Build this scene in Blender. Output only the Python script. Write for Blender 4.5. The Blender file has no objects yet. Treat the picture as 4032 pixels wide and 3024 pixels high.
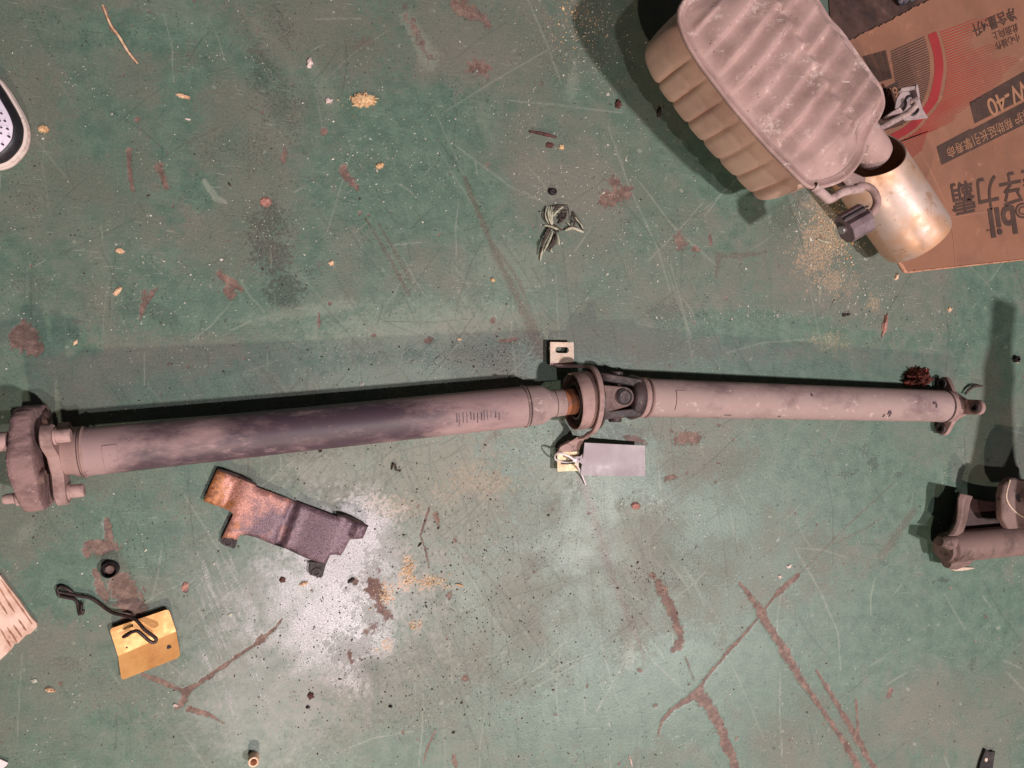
import bpy, bmesh, math, random
import numpy as np
from mathutils import Vector, Matrix

# ------------------------------------------------------------------ camera, world, lamps, exposure
F, H, TILT = 3035.0, 1.10, math.radians(16.5)      # focal length (photo pixels), lens height (m), tilt from straight down
SA, CA = math.sin(TILT), math.cos(TILT)
sc = bpy.context.scene
COL = sc.collection
cam = bpy.data.cameras.new("camera")
cam.sensor_fit = 'HORIZONTAL'
cam.sensor_width = 36.0
cam.lens = 36.0 * F / 4032.0
cam.clip_start, cam.clip_end = 0.02, 60.0
camo = bpy.data.objects.new("camera", cam)
camo.location = (0, 0, H)
camo.rotation_euler = (0, -TILT, 0)
COL.objects.link(camo)
sc.camera = camo

world = bpy.data.worlds.new("World")
sc.world = world
world.use_nodes = True
bg = world.node_tree.nodes["Background"]
bg.inputs[0].default_value = (1.0, 0.90, 0.90, 1)
bg.inputs[1].default_value = 0.034


def lamp(name, loc, power, size, color, target=(0.5, 0, 0)):
    l = bpy.data.lights.new(name, 'AREA')
    l.shape = 'DISK'
    l.size = size
    l.energy = power
    l.color = color
    o = bpy.data.objects.new(name, l)
    o.location = loc
    o.rotation_euler = (Vector(target) - Vector(loc)).to_track_quat('-Z', 'Y').to_euler()
    COL.objects.link(o)
    return o


lamp("far_ceiling_lamp", (2.90, -1.75, 6.0), 345.0, 0.28, (1.0, 0.90, 0.89), (0.4, 0, 0))
lamp("near_ceiling_lamp", (0.70, -1.45, 6.0), 78.0, 0.16, (1.0, 0.91, 0.91), (0.4, 0, 0))
lamp("side_lamp", (0.0, -2.15, 1.75), 38.0, 0.07, (1.0, 0.81, 0.67))

sc.view_settings.view_transform = 'Standard'
sc.view_settings.look = 'None'
sc.view_settings.exposure = 0.0
sc.view_settings.gamma = 1.0

# ------------------------------------------------------------------ helpers
rnd = random.Random(7)


def W(sx, sy, z=0.0):
    """photo pixel (4032 x 3024) seen at height z -> point of the place, in metres"""
    u, v = sx - 2016.0, 1512.0 - sy
    t = (H - z) / (F * CA - u * SA)
    return Vector(((F * SA + u * CA) * t, v * t, z))


def srgb(r, g, b, k=1.0):
    f = lambda c: ((c / 255) / 12.92 if c / 255 <= 0.04045 else ((c / 255 + 0.055) / 1.055) ** 2.4) * k
    return (f(r), f(g), f(b), 1.0)


BASE = {}


class MB:
    def __init__(s):
        s.v, s.f = [], []

    def add(s, vs, fs):
        n = len(s.v)
        s.v += [Vector(p) for p in vs]
        s.f += [tuple(i + n for i in f) for f in fs]
        return s

    def prism(s, pts, z0, z1):
        """pts: list of xy(z) points, vertical prism from z0 to z1"""
        a = sum(pts[i][0] * pts[(i + 1) % len(pts)][1] - pts[(i + 1) % len(pts)][0] * pts[i][1] for i in range(len(pts)))
        if a < 0:
            pts = pts[::-1]
        n = len(pts)
        vs = [(p[0], p[1], z0) for p in pts] + [(p[0], p[1], z1) for p in pts]
        fs = [tuple(range(n - 1, -1, -1)), tuple(range(n, 2 * n))]
        fs += [(i, (i + 1) % n, n + (i + 1) % n, n + i) for i in range(n)]
        return s.add(vs, fs)

    def slab(s, pts3, th):
        """polygon of 3D points thickened downwards"""
        n = len(pts3)
        vs = [Vector(p) for p in pts3] + [Vector(p) - Vector((0, 0, th)) for p in pts3]
        fs = [tuple(range(n)), tuple(range(2 * n - 1, n - 1, -1))]
        fs += [(i, n + i, n + (i + 1) % n, (i + 1) % n) for i in range(n)]
        return s.add(vs, fs)

    def box(s, M, sx, sy, sz):
        vs = [M @ Vector((x * sx / 2, y * sy / 2, z * sz / 2)) for x in (-1, 1) for y in (-1, 1) for z in (-1, 1)]
        return s.add(vs, [(0, 1, 3, 2), (4, 6, 7, 5), (0, 4, 5, 1), (2, 3, 7, 6), (0, 2, 6, 4), (1, 5, 7, 3)])

    def lathe(s, M, prof, seg=48, cap0=True, cap1=True, start=None):
        """prof: (t along local X, radius); M places the axis"""
        vs, fs = [], []
        for k, (t, r) in enumerate(prof):
            for j in range(seg):
                a = 2 * math.pi * j / seg
                tt = t + (start(a, k) if start else 0)
                vs.append(M @ Vector((tt, r * math.sin(a), r * math.cos(a))))
        n = len(prof)
        for k in range(n - 1):
            for j in range(seg):
                fs.append((k * seg + j, k * seg + (j + 1) % seg, (k + 1) * seg + (j + 1) % seg, (k + 1) * seg + j))
        if cap0:
            fs.append(tuple(range(seg))[::-1])
        if cap1:
            fs.append(tuple(range((n - 1) * seg, n * seg)))
        fs = [f[::-1] for f in fs]
        return s.add(vs, fs)

    def tube(s, path, rad, seg=10, cap=True, flat=1.0):
        path = [Vector(p) for p in path]
        n = len(path)
        rads = rad if isinstance(rad, (list, tuple)) else [rad] * n
        up = Vector((0, 0, 1))
        vs, fs = [], []
        prev = None
        for i, p in enumerate(path):
            d = (path[min(i + 1, n - 1)] - path[max(i - 1, 0)]).normalized()
            if prev is None:
                a = d.cross(up if abs(d.z) < 0.9 else Vector((1, 0, 0))).normalized()
            else:
                a = (prev - d * prev.dot(d)).normalized()
            prev = a
            b = d.cross(a)
            for j in range(seg):
                t = 2 * math.pi * j / seg
                vs.append(p + a * (rads[i] * math.cos(t)) + b * (rads[i] * flat * math.sin(t)))
        for i in range(n - 1):
            for j in range(seg):
                fs.append((i * seg + j, i * seg + (j + 1) % seg, (i + 1) * seg + (j + 1) % seg, (i + 1) * seg + j))
        if cap:
            fs.append(tuple(range(seg))[::-1])
            fs.append(tuple(range((n - 1) * seg, n * seg)))
        return s.add(vs, fs)

    def build(s, name, mat, parent=None, smooth=True, angle=38, loc=None, bevel=0.0, label=None):
        me = bpy.data.meshes.new(name)
        b = BASE[parent.name] if parent is not None else (Vector(loc) if loc is not None else Vector((0, 0, 0)))
        me.from_pydata([tuple(p - b) for p in s.v], [], s.f)
        me.materials.append(mat)
        me.update()
        if smooth:
            me.shade_smooth()
            me.set_sharp_from_angle(angle=math.radians(angle))
        o = bpy.data.objects.new(name, me)
        COL.objects.link(o)
        if parent is not None:
            o.parent = parent
        else:
            o.location = b
        if bevel:
            m = o.modifiers.new("bevel", 'BEVEL')
            m.width = bevel
            m.segments = 2
            m.limit_method = 'ANGLE'
            m.angle_limit = math.radians(40)
        BASE[o.name] = b
        if label:
            o["label"] = label
        return o


def thing(name, label, cat, loc, group=None):
    o = bpy.data.objects.new(name, None)
    o.empty_display_size = 0.02
    COL.objects.link(o)
    o.location = loc
    o["label"], o["category"] = label, cat
    if group:
        o["group"] = group
    BASE[o.name] = Vector(loc)
    return o


def tag(o, label, cat, group=None, kind=None):
    o["label"], o["category"] = label, cat
    if group:
        o["group"] = group
    if kind:
        o["kind"] = kind
    return o


def smooth_path(pts, n=6, closed=False):
    """Catmull-Rom through the points"""
    pts = [Vector(p) for p in pts]
    out, m = [], len(pts)
    for i in range(m if closed else m - 1):
        if closed:
            p0, p1, p2, p3 = pts[(i - 1) % m], pts[i], pts[(i + 1) % m], pts[(i + 2) % m]
        else:
            p0, p1, p2, p3 = pts[max(i - 1, 0)], pts[i], pts[i + 1], pts[min(i + 2, m - 1)]
        for k in range(n):
            t = k / n
            out.append(0.5 * ((2 * p1) + (p2 - p0) * t + (2 * p0 - 5 * p1 + 4 * p2 - p3) * t * t + (3 * p1 - p0 - 3 * p2 + p3) * t ** 3))
    if not closed:
        out.append(pts[-1])
    return out


def axis_frame(p, d):
    """local X along d, local Z as much up as possible"""
    x = Vector(d).normalized()
    y = Vector((0, 0, 1)).cross(x).normalized()
    z = x.cross(y)
    M = Matrix((x, y, z)).transposed().to_4x4()
    M.translation = p
    return M


# ------------------------------------------------------------------ materials
class NT:
    def __init__(s, name):
        s.m = bpy.data.materials.new(name)
        s.m.use_nodes = True
        s.t = s.m.node_tree
        s.b = s.t.nodes["Principled BSDF"]
        s.tc = s.n("ShaderNodeTexCoord")

    def n(s, typ, **kw):
        nd = s.t.nodes.new(typ)
        for k, v in kw.items():
            setattr(nd, k, v)
        return nd

    def link(s, a, b):
        s.t.links.new(a, b)

    def put(s, sock, val):
        if hasattr(val, "is_linked") or hasattr(val, "links"):
            s.link(val, sock)
        else:
            sock.default_value = val

    def mapping(s, scale=(1, 1, 1), rot=(0, 0, 0), loc=(0, 0, 0)):
        mp = s.n("ShaderNodeMapping")
        mp.inputs["Scale"].default_value = scale
        mp.inputs["Rotation"].default_value = rot
        mp.inputs["Location"].default_value = loc
        s.link(s.tc.outputs["Object"], mp.inputs[0])
        return mp.outputs[0]

    def noise(s, scale, detail=5, rough=0.6, vec=None, dist=0.0):
        nd = s.n("ShaderNodeTexNoise")
        nd.inputs["Scale"].default_value = scale
        nd.inputs["Detail"].default_value = detail
        nd.inputs["Roughness"].default_value = rough
        nd.inputs["Distortion"].default_value = dist
        s.link(vec if vec else s.tc.outputs["Object"], nd.inputs["Vector"])
        return nd.outputs["Fac"]

    def voronoi(s, scale, feature='F1', rnd_=1.0, vec=None):
        nd = s.n("ShaderNodeTexVoronoi", feature=feature)
        nd.inputs["Scale"].default_value = scale
        nd.inputs["Randomness"].default_value = rnd_
        s.link(vec if vec else s.tc.outputs["Object"], nd.inputs["Vector"])
        return nd.outputs["Distance"]

    def ramp(s, fac, a, b, lo=0.0, hi=1.0):
        nd = s.n("ShaderNodeMapRange", interpolation_type='SMOOTHSTEP')
        s.link(fac, nd.inputs[0])
        nd.inputs[1].default_value = a
        nd.inputs[2].default_value = b
        nd.inputs[3].default_value = lo
        nd.inputs[4].default_value = hi
        return nd.outputs[0]

    def math(s, op, a, b=0.0, clamp=False):
        nd = s.n("ShaderNodeMath", operation=op, use_clamp=clamp)
        s.put(nd.inputs[0], a)
        s.put(nd.inputs[1], b)
        return nd.outputs[0]

    def mix(s, fac, a, b, blend='MIX'):
        nd = s.n("ShaderNodeMix", data_type='RGBA', blend_type=blend)
        s.put(nd.inputs[0], fac)
        s.put(nd.inputs[6], a)
        s.put(nd.inputs[7], b)
        return nd.outputs[2]

    def bump(s, h, strength, dist=0.001, prev=None):
        nd = s.n("ShaderNodeBump")
        nd.inputs["Strength"].default_value = strength
        nd.inputs["Distance"].default_value = dist
        s.link(h, nd.inputs["Height"])
        if prev:
            s.link(prev, nd.inputs["Normal"])
        return nd.outputs[0]


def mat(name, base, second=None, scale=18.0, lo=0.4, hi=0.62, third=None, scale3=90.0, lo3=0.62, hi3=0.72,
        rough=0.6, metal=0.0, bump=0.25, bscale=160.0, stretch=(1, 1, 1), spec=0.5, speck=None, speck_scale=240, speck_size=0.16,
        bdist=0.0012):
    n = NT(name)
    vec = n.mapping(stretch) if stretch != (1, 1, 1) else None
    col = base
    if second:
        col = n.mix(n.ramp(n.noise(scale, 6, 0.65, vec), lo, hi), base, second)
    if third:
        col = n.mix(n.ramp(n.noise(scale3, 5, 0.7, vec), lo3, hi3), col, third)
    if speck:
        sp = n.ramp(n.voronoi(speck_scale), speck_size, speck_size * 0.6)
        sp = n.math('MULTIPLY', sp, n.ramp(n.noise(speck_scale * 0.12, 3), 0.5, 0.66))
        col = n.mix(sp, col, speck)
    fine = n.noise(bscale * 2.2, 3)
    col = n.mix(n.ramp(fine, 0.2, 0.8, 0.0, 0.22), col, (0.02, 0.02, 0.02, 1), 'MULTIPLY') if False else col
    n.put(n.b.inputs["Base Color"], col)
    n.b.inputs["Metallic"].default_value = metal
    n.b.inputs["Specular IOR Level"].default_value = spec
    r = n.ramp(n.noise(scale * 3, 4), 0.3, 0.7, max(rough - 0.1, 0.05), min(rough + 0.12, 1))
    n.link(r, n.b.inputs["Roughness"])
    if bump:
        n.link(n.bump(n.noise(bscale, 6, 0.7), bump, bdist), n.b.inputs["Normal"])
    return n.m

# ------------------------------------------------------------------ the floor: one sheet, painted wear and lamp sheen stored per vertex
def vnoise(x, y, seed):
    tab = np.random.RandomState(seed).rand(256, 256).astype(np.float32)
    xi, yi = np.floor(x).astype(np.int32), np.floor(y).astype(np.int32)
    fx, fy = x - xi, y - yi
    fx, fy = fx * fx * (3 - 2 * fx), fy * fy * (3 - 2 * fy)
    xa, xb, ya, yb = xi & 255, (xi + 1) & 255, yi & 255, (yi + 1) & 255
    return (tab[xa, ya] * (1 - fx) + tab[xb, ya] * fx) * (1 - fy) + (tab[xa, yb] * (1 - fx) + tab[xb, yb] * fx) * fy


def fbm(x, y, freq, octv, seed, gain=0.55):
    t = np.zeros_like(x)
    amp, tot = 1.0, 0.0
    for o in range(octv):
        t += amp * vnoise(x * freq + 17.3 * o, y * freq - 9.1 * o, seed + o)
        tot += amp
        amp *= gain
        freq *= 2.03
    return t / tot - 0.5


def smooth01(x):
    x = np.clip(x, 0, 1)
    return x * x * (3 - 2 * x)


def build_floor():
    xs = [-0.37]
    while xs[-1] < 1.36:
        xs.append(xs[-1] + 0.00145 + 0.0006 * (xs[-1] + 0.37) / 1.7)
    ys = list(np.arange(-0.745, 0.745, 0.0019))
    xs = [-5, -3.5, -2.2, -1.4, -0.9, -0.6, -0.45] + xs + [1.45, 1.6, 1.9, 2.4, 3.2, 4.5, 6.0]
    ys = [-5, -3.5, -2.2, -1.5, -1.1, -0.9, -0.8] + ys + [0.8, 0.9, 1.1, 1.5, 2.2, 3.5, 5.0]
    xs, ys = np.array(xs, np.float32), np.array(ys, np.float32)
    nx, ny = len(xs), len(ys)
    X, Y = np.meshgrid(xs, ys, indexing='ij')
    depth = np.maximum(X * SA + H * CA, 0.25)
    SX = 2016 + F * (X * CA - H * SA) / depth
    SY = 1512 - F * Y / depth
    sxcol = SX[:, 0]
    n_mid = fbm(X, Y, 70, 3, 11)
    n_fine = fbm(X, Y, 260, 2, 31)
    n_big = fbm(X, Y, 9, 4, 51)
    RAG = 1.0 * n_mid + 0.8 * n_fine + 0.9 * fbm(X, Y, 430, 2, 91)
    ch = {k: np.zeros_like(X) for k in ("bare", "dirt", "dark", "light", "silver_sheen", "ochre", "rust", "clean", "brown", "scratch", "veil")}

    def window(x0, x1, y0, y1):
        i0, i1 = np.searchsorted(sxcol, x0), np.searchsorted(sxcol, x1)
        if i1 <= i0:
            return None
        sub = SY[i0:i1]
        rows = np.where((sub.min(0) < y1) & (sub.max(0) > y0))[0]
        if len(rows) == 0:
            return None
        return slice(i0, i1), slice(rows[0], rows[-1] + 1)

    def put(k, w, m):
        a = ch[k]
        a[w] = np.maximum(a[w], m)

    def blob(k, cx, cy, rx, ry, ang=0, val=1.0, rag=0.5, soft=0.25):
        R = max(rx, ry) * (1.3 + rag)
        w = window(cx - R, cx + R, cy - R, cy + R)
        if w is None:
            return
        a = math.radians(ang)
        dx, dy = SX[w] - cx, SY[w] - cy
        u, v = (dx * math.cos(a) + dy * math.sin(a)) / rx, (-dx * math.sin(a) + dy * math.cos(a)) / ry
        put(k, w, val * smooth01((1 - np.sqrt(u * u + v * v) + rag * RAG[w]) / soft + 0.5))

    def stroke(k, pts, wid, val=1.0, rag=0.5, soft=0.5):
        pts = [(p[0], p[1], p[2] if len(p) > 2 else wid) for p in pts]
        if k == "bare":
            rag = max(rag, 1.0)
        for (x0, y0, w0), (x1, y1, w1) in zip(pts[:-1], pts[1:]):
            R = max(w0, w1) * (1 + rag) + 4
            w = window(min(x0, x1) - R, max(x0, x1) + R, min(y0, y1) - R, max(y0, y1) + R)
            if w is None:
                continue
            dx, dy = x1 - x0, y1 - y0
            L2 = dx * dx + dy * dy + 1e-6
            t = np.clip(((SX[w] - x0) * dx + (SY[w] - y0) * dy) / L2, 0, 1)
            d = np.hypot(SX[w] - x0 - t * dx, SY[w] - y0 - t * dy)
            ww = w0 + (w1 - w0) * t
            put(k, w, val * smooth01((1 - d / ww + rag * RAG[w]) / soft + 0.3))

    def poly(k, pts, val=1.0, edge=18, rag=20):
        xs_, ys_ = [p[0] for p in pts], [p[1] for p in pts]
        w = window(min(xs_) - 80, max(xs_) + 80, min(ys_) - 80, max(ys_) + 80)
        if w is None:
            return
        x, y = SX[w], SY[w]
        inside = np.zeros(x.shape, bool)
        d = np.full(x.shape, 1e9, np.float32)
        for (x0, y0), (x1, y1) in zip(pts, pts[1:] + pts[:1]):
            cond = (y0 > y) != (y1 > y)
            inside ^= cond & (x < (x1 - x0) * (y - y0) / (y1 - y0 + 1e-9) + x0)
            dx, dy = x1 - x0, y1 - y0
            t = np.clip(((x - x0) * dx + (y - y0) * dy) / (dx * dx + dy * dy + 1e-6), 0, 1)
            d = np.minimum(d, np.hypot(x - x0 - t * dx, y - y0 - t * dy))
        sd = np.where(inside, d, -d)
        put(k, w, val * smooth01((sd + rag * RAG[w] * 1.2) / edge + 0.5))

    # dusty film against cleaner green paint
    ch["dirt"] += np.clip(0.50 + 1.15 * n_big + 0.5 * fbm(X, Y, 26, 3, 71), 0, 1)
    for c in [(330, 740, 300, 90, 20, .8), (1000, 820, 200, 330, 10, .8), (1250, 120, 380, 170, 10, .95), (1900, 200, 420, 220, -10, .9),
              (2300, 1330, 500, 100, 6, .8), (2620, 1240, 170, 120, 0, .9), (2700, 1830, 380, 90, -5, .85), (1750, 1950, 330, 260, 15, .9),
              (1500, 2650, 420, 130, -20, .8), (3200, 1000, 260, 330, 20, .9), (700, 1400, 520, 90, -8, .7), (3650, 2800, 330, 200, 0, .8),
              (2250, 760, 260, 190, 0, .9), (120, 420, 160, 220, 0, .9), (550, 2700, 420, 130, 0, .6), (2500, 2650, 160, 120, 0, .6)]:
        blob("dirt", *c[:5], val=c[5], rag=1.0, soft=1.3)
    for c in [(640, 130, 220, 70, 0, .9), (1650, 470, 250, 120, -15, .85), (1620, 780, 330, 120, 0, .8), (700, 560, 90, 330, 5, .7),
              (2900, 640, 200, 140, 35, .95), (2450, 1850, 170, 110, 0, .8), (3420, 1960, 330, 150, 15, .95), (3350, 2500, 220, 220, 0, .8),
              (3800, 2350, 200, 200, 0, .8), (2650, 2700, 330, 160, -12, .8), (520, 2080, 160, 110, 0, .9), (250, 2300, 170, 130, 0, .8),
              (1450, 1250, 330, 60, -8, .7), (3000, 1290, 420, 60, 3, .8), (780, 1220, 260, 60, -10, .7), (2300, 2850, 260, 130, 0, .9),
              (3050, 1500, 600, 60, 4, .8), (240, 1330, 130, 60, 0, .8), (780, 760, 60, 90, 0, .9), (3900, 1250, 130, 260, 0, .6)]:
        blob("clean", *c[:5], val=c[5], rag=1.1, soft=1.1)
    # oily footprints and dark smears
    for c in [(1060, 880, 90, 90, 0, .75), (1070, 1010, 80, 120, 10, .8), (1120, 1140, 95, 90, 20, .85), (1140, 1210, 60, 40, 0, .7),
              (1060, 240, 90, 190, 12, .66), (1110, 400, 100, 170, -8, .6), (930, 600, 200, 90, 10, .5), (1500, 640, 140, 70, 0, .35), (1850, 420, 110, 130, 0, .45), (1330, 560, 60, 80, 0, .3),
              (1950, 1400, 190, 80, -8, .65), (1600, 1400, 200, 60, -6, .5), (2140, 2200, 60, 50, 0, .7), (2640, 1240, 130, 60, 0, .6),
              (3430, 2140, 50, 20, 10, .55), (3450, 2480, 34, 14, 8, .55), (3475, 2215, 24, 18, 0, .6), (3710, 2285, 30, 10, 0, .8),
              (1600, 2850, 200, 90, 20, .5), (2800, 2590, 60, 24, -35, .5), (3150, 2440, 50, 20, -30, .4), (1480, 2840, 60, 40, 0, .6),
              (130, 1120, 100, 60, 10, .5), (3405, 1775, 14, 34, 10, .7), (3436, 1828, 26, 28, 0, .75), (3335, 1868, 46, 18, -12, .7), (3540, 1870, 16, 10, 0, .7), (1760, 2240, 40, 40, 0, .5), (1480, 2250, 330, 330, 0, .22), (2030, 480, 80, 130, 0, .3),
              (2240, 160, 150, 160, 0, .45), (2660, 2300, 110, 50, 0, .45), (1240, 1320, 120, 26, 5, .4), (3830, 2610, 14, 26, 5, .7),
              (3785, 2660, 20, 16, 0, .5), (2780, 2505, 20, 26, 30, .6), (2830, 2530, 30, 18, 30, .6), (1000, 1530, 160, 40, -6, .4)]:
        blob("dark", *c[:5], val=c[5], rag=1.2, soft=1.0)
    # worn pale places; the centre one also paints the glossy floor sheen
    for c in [(1600, 1290, 360, 90, -8, .75), (1250, 1220, 220, 26, -8, .7), (1980, 1230, 130, 60, 0, .5), (1500, 1480, 330, 60, -6, .65),
              (1700, 1930, 300, 230, 0, .75), (1380, 1830, 260, 60, -8, .7), (1650, 2120, 130, 60, 0, .6), (2000, 1060, 160, 120, 20, .45),
              (2250, 1850, 180, 110, -10, .6), (1900, 2300, 260, 260, 0, .35), (2480, 2020, 100, 24, -12, .5), (2480, 2570, 24, 60, 20, .7),
              (1090, 200, 140, 36, 55, .4), (1260, 330, 30, 110, -30, .4), (2255, 330, 24, 70, 8, .6), (700, 60, 160, 50, 20, .35),
              (100, 2090, 60, 26, -45, .5), (1700, 1700, 420, 60, -6, .5), (1900, 460, 60, 40, 60, .4), (2320, 2120, 180, 200, 0, .4)]:
        blob("light", *c[:5], val=c[5] * 0.8, rag=1.2, soft=1.2)
    # brown tracks
    stroke("brown", [(1830, 700, 9), (1950, 1000, 14), (2050, 1200, 22), (2140, 1390, 24)], 14, .9, .9, .8)
    stroke("brown", [(1900, 900, 5), (2040, 1100, 8), (2100, 1260, 8)], 8, .7, .8, .8)
    stroke("brown", [(2290, 1880, 20), (2340, 2050, 22), (2420, 2290, 20), (2500, 2480, 16), (2540, 2600, 6)], 20, .85, .9, .8)
    for o in (-26, 30, 44):
        stroke("scratch", [(2300 + o, 1900), (2400 + o, 2240), (2490 + o, 2500)], 4, .5, .5, .8)
    stroke("brown", [(1440, 860, 5), (1530, 1010, 7), (1610, 1160, 8)], 6, .9, .8, .8)
    stroke("brown", [(1490, 880, 5), (1560, 1000, 6), (1620, 1110, 6)], 6, .8, .8, .8)
    stroke("brown", [(3600, 2010, 14), (3540, 2090, 20), (3470, 2190, 18)], 14, .7, .9, .9)
    stroke("brown", [(1960, 1700, 20), (1900, 1760, 8)], 12, .5, .9, .9)
    stroke("brown", [(2990, 1000, 10), (2830, 1010, 16), (2820, 1090, 6)], 10, .8, .9, .8)

    # paint worn through to the reddish primer
    S = stroke
    S("bare", [(2565, 2262, 10), (2578, 2272, 8)], 14)
    S("bare", [(2595, 2300, 18), (2632, 2375, 20), (2660, 2445, 19), (2680, 2510, 18), (2672, 2548, 14)], 18, 1, .5)
    S("bare", [(2672, 2548, 12), (2650, 2560, 10)], 10)
    S("bare", [(2700, 2590, 3), (2735, 2680, 4)], 4, .7, .9)
    S("bare", [(2772, 2680, 10), (2742, 2735, 24), (2790, 2775, 22), (2830, 2850, 20), (2864, 2937, 20), (2900, 3030, 19)], 20, 1, .45)
    S("bare", [(2742, 2738, 14), (2688, 2768, 10), (2640, 2800, 8), (2606, 2842, 5), (2590, 2900, 2)], 9, 1, .6)
    S("bare", [(2772, 2680, 6), (2840, 2600, 5), (2870, 2560, 9), (2912, 2518, 7), (2985, 2435, 4), (3018, 2390, 4), (3052, 2346, 5)], 5, 1, .7)
    S("bare", [(3058, 2340, 8), (3095, 2305, 11), (3142, 2266, 9)], 9, 1, .5)
    S("brown", [(3150, 2258, 4), (3268, 2140, 4), (3330, 2075, 3.5), (3520, 1900, 3)], 4, .9, .4)
    S("brown", [(3285, 2142, 4), (3420, 2075, 4), (3480, 2030, 3)], 4, .8, .5)
    S("bare", [(2913, 2294, 5), (2950, 2340, 10), (2990, 2400, 18), (3032, 2476, 14), (3080, 2545, 17), (3113, 2612, 18), (3165, 2690, 12),
               (3215, 2760, 9), (3296, 2882, 10), (3340, 2950, 14), (3384, 3030, 15)], 14, 1, .5)
    S("bare", [(3215, 2640, 6), (3283, 2750, 10), (3377, 2910, 12), (3445, 3030, 12)], 10, 1, .4)
    S("bare", [(3371, 2755, 5), (3376, 2830, 5), (3378, 2915, 6)], 5, .9, .5)
    S("bare", [(3378, 2900, 3), (3330, 2820, 4), (3260, 2720, 4)], 4, .6, .6)
    S("bare", [(3500, 2740, 11), (3508, 2715, 9)], 9)
    S("bare", [(562, 2655, 8), (623, 2680, 12), (722, 2723, 9)], 10, 1, .55)
    S("bare", [(722, 2725, 14), (780, 2695, 9), (911, 2600, 9), (1000, 2540, 7), (1030, 2518, 16), (1050, 2500, 6), (1085, 2470, 7), (1110, 2436, 4)], 9, 1, .6)
    S("bare", [(738, 2725, 12), (712, 2775, 13), (690, 2790, 8)], 12, 1, .5)
    S("bare", [(742, 2790, 10), (818, 2812, 9), (882, 2848, 4)], 9, 1, .7)
    S("bare", [(418, 2052, 13), (424, 2100, 15), (432, 2150, 17)], 16, 1, .5)
    blob("bare", 400, 2150, 62, 26, 0, .9, .8, .3)
    S("bare", [(336, 2165, 14), (346, 2185, 13)], 14)
    S("bare", [(370, 2245, 14), (396, 2310, 20), (420, 2360, 16)], 16, .8, .8)
    S("bare", [(470, 2300, 46), (500, 2360, 58), (520, 2420, 50), (500, 2470, 30)], 50, 1, .3, .4)
    S("brown", [(420, 2180, 50), (470, 2300, 60), (545, 2420, 50)], 55, .7, .5, .6)
    S("dark", [(530, 2410, 40), (490, 2450, 36)], 36, .8, .7, .6)
    blob("bare", 98, 1325, 62, 62, 20, 1, .55, .2)
    blob("bare", 130, 1370, 40, 30, 20, 1, .7, .25)
    S("bare", [(506, 590, 10), (510, 660, 9), (520, 745, 12)], 10, .9, .6)
    S("bare", [(622, 650, 18), (640, 700, 16), (652, 735, 12)], 16, .9, .6)
    S("bare", [(1350, 665, 17), (1378, 710, 17), (1405, 738, 12)], 17, .95, .5)
    S("bare", [(860, 1078, 13), (900, 1105, 18), (950, 1140, 12)], 15, .95, .8)
    for i in range(6):
        S("bare", [(600 - 12 * i + 20, 1130 + 3 * i, 5), (560 - 4 * i + 10, 1210 + 10 * i, 7 - i * .6)], 6, .9, 1.2, .8)
    S("light", [(805, 715, 12), (850, 780, 14), (885, 795, 8)], 12, .8, .6)
    blob("bare", 1046, 796, 22, 20, 0, 1, .5)
    blob("bare", 2425, 770, 58, 36, -15, .9, 1.2, .5)
    blob("bare", 2420, 720, 22, 26, 0, .8, 1.2, .5)
    S("bare", [(2795, 925, 8), (2800, 960, 7)], 8, .7, .9)
    blob("bare", 2680, 950, 34, 34, 0, .55, 1.0, .9)
    S("light", [(1600, 60, 26), (1650, 160, 34), (1690, 240, 36)], 34, .75, .7, 1.0)
    S("bare", [(1590, 20, 24), (1650, 160, 30), (1690, 240, 30)], 30, .5, .8, 1.2)
    S("bare", [(1800, 20, 46), (1880, 60, 32), (1930, 110, 18)], 36, .65, .9, 1.0)
    blob("bare", 1890, 262, 60, 34, 10, .7, 1.2, .7)
    blob("bare", 1420, 170, 60, 40, 0, .4, 1.1, 1)
    blob("bare", 1120, 610, 14, 36, 8, .6, .8, .6)
    blob("bare", 1275, 518, 14, 14, 0, .9, .6)
    blob("bare", 1270, 1040, 50, 30, 10, .35, 1, 1)
    blob("bare", 540, 470, 10, 10)
    S("bare", [(410, 30, 8), (440, 110, 10), (470, 150, 7), (520, 225, 9), (540, 248, 5)], 8, .85, .7)
    for (x, y, rx, ry) in [(2710, 1725, 60, 26), (2165, 572, 15, 11), (2740, 980, 16, 12), (1470, 1320, 10, 8), (1255, 1265, 8, 26), (905, 1150, 20, 26),
                           (2455, 2115, 0.1, .1), (730, 2310, 12, 22), (1720, 2045, 12, 44), (1400, 2290, 12, 14), (1790, 3000, 10, 30), (1690, 1340, 20, 12),
                           (2000, 1340, 40, 8), (1940, 1260, 10, 12), (2640, 1880, 26, 14), (860, 1930, 26, 20), (910, 2040, 14, 10), (2505, 1990, 18, 14),
                           (1770, 2340, 12, 16), (2860, 1175, 6, 5), (2520, 2640, 10, 8), (1830, 2670, 14, 11), (2500, 1730, 40, 12), (2580, 2780, 10, 6)]:
        blob("bare", x, y, rx, ry, rnd.uniform(-20, 20), .85, .9, .4)
    S("bare", [(1690, 2000, 5), (1655, 2110, 4), (1675, 2160, 4), (1688, 2235, 3)], 4, .8, .6)
    S("bare", [(1712, 2880, 4), (1680, 2950, 5), (1665, 3010, 4)], 4, .8, .6)

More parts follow.
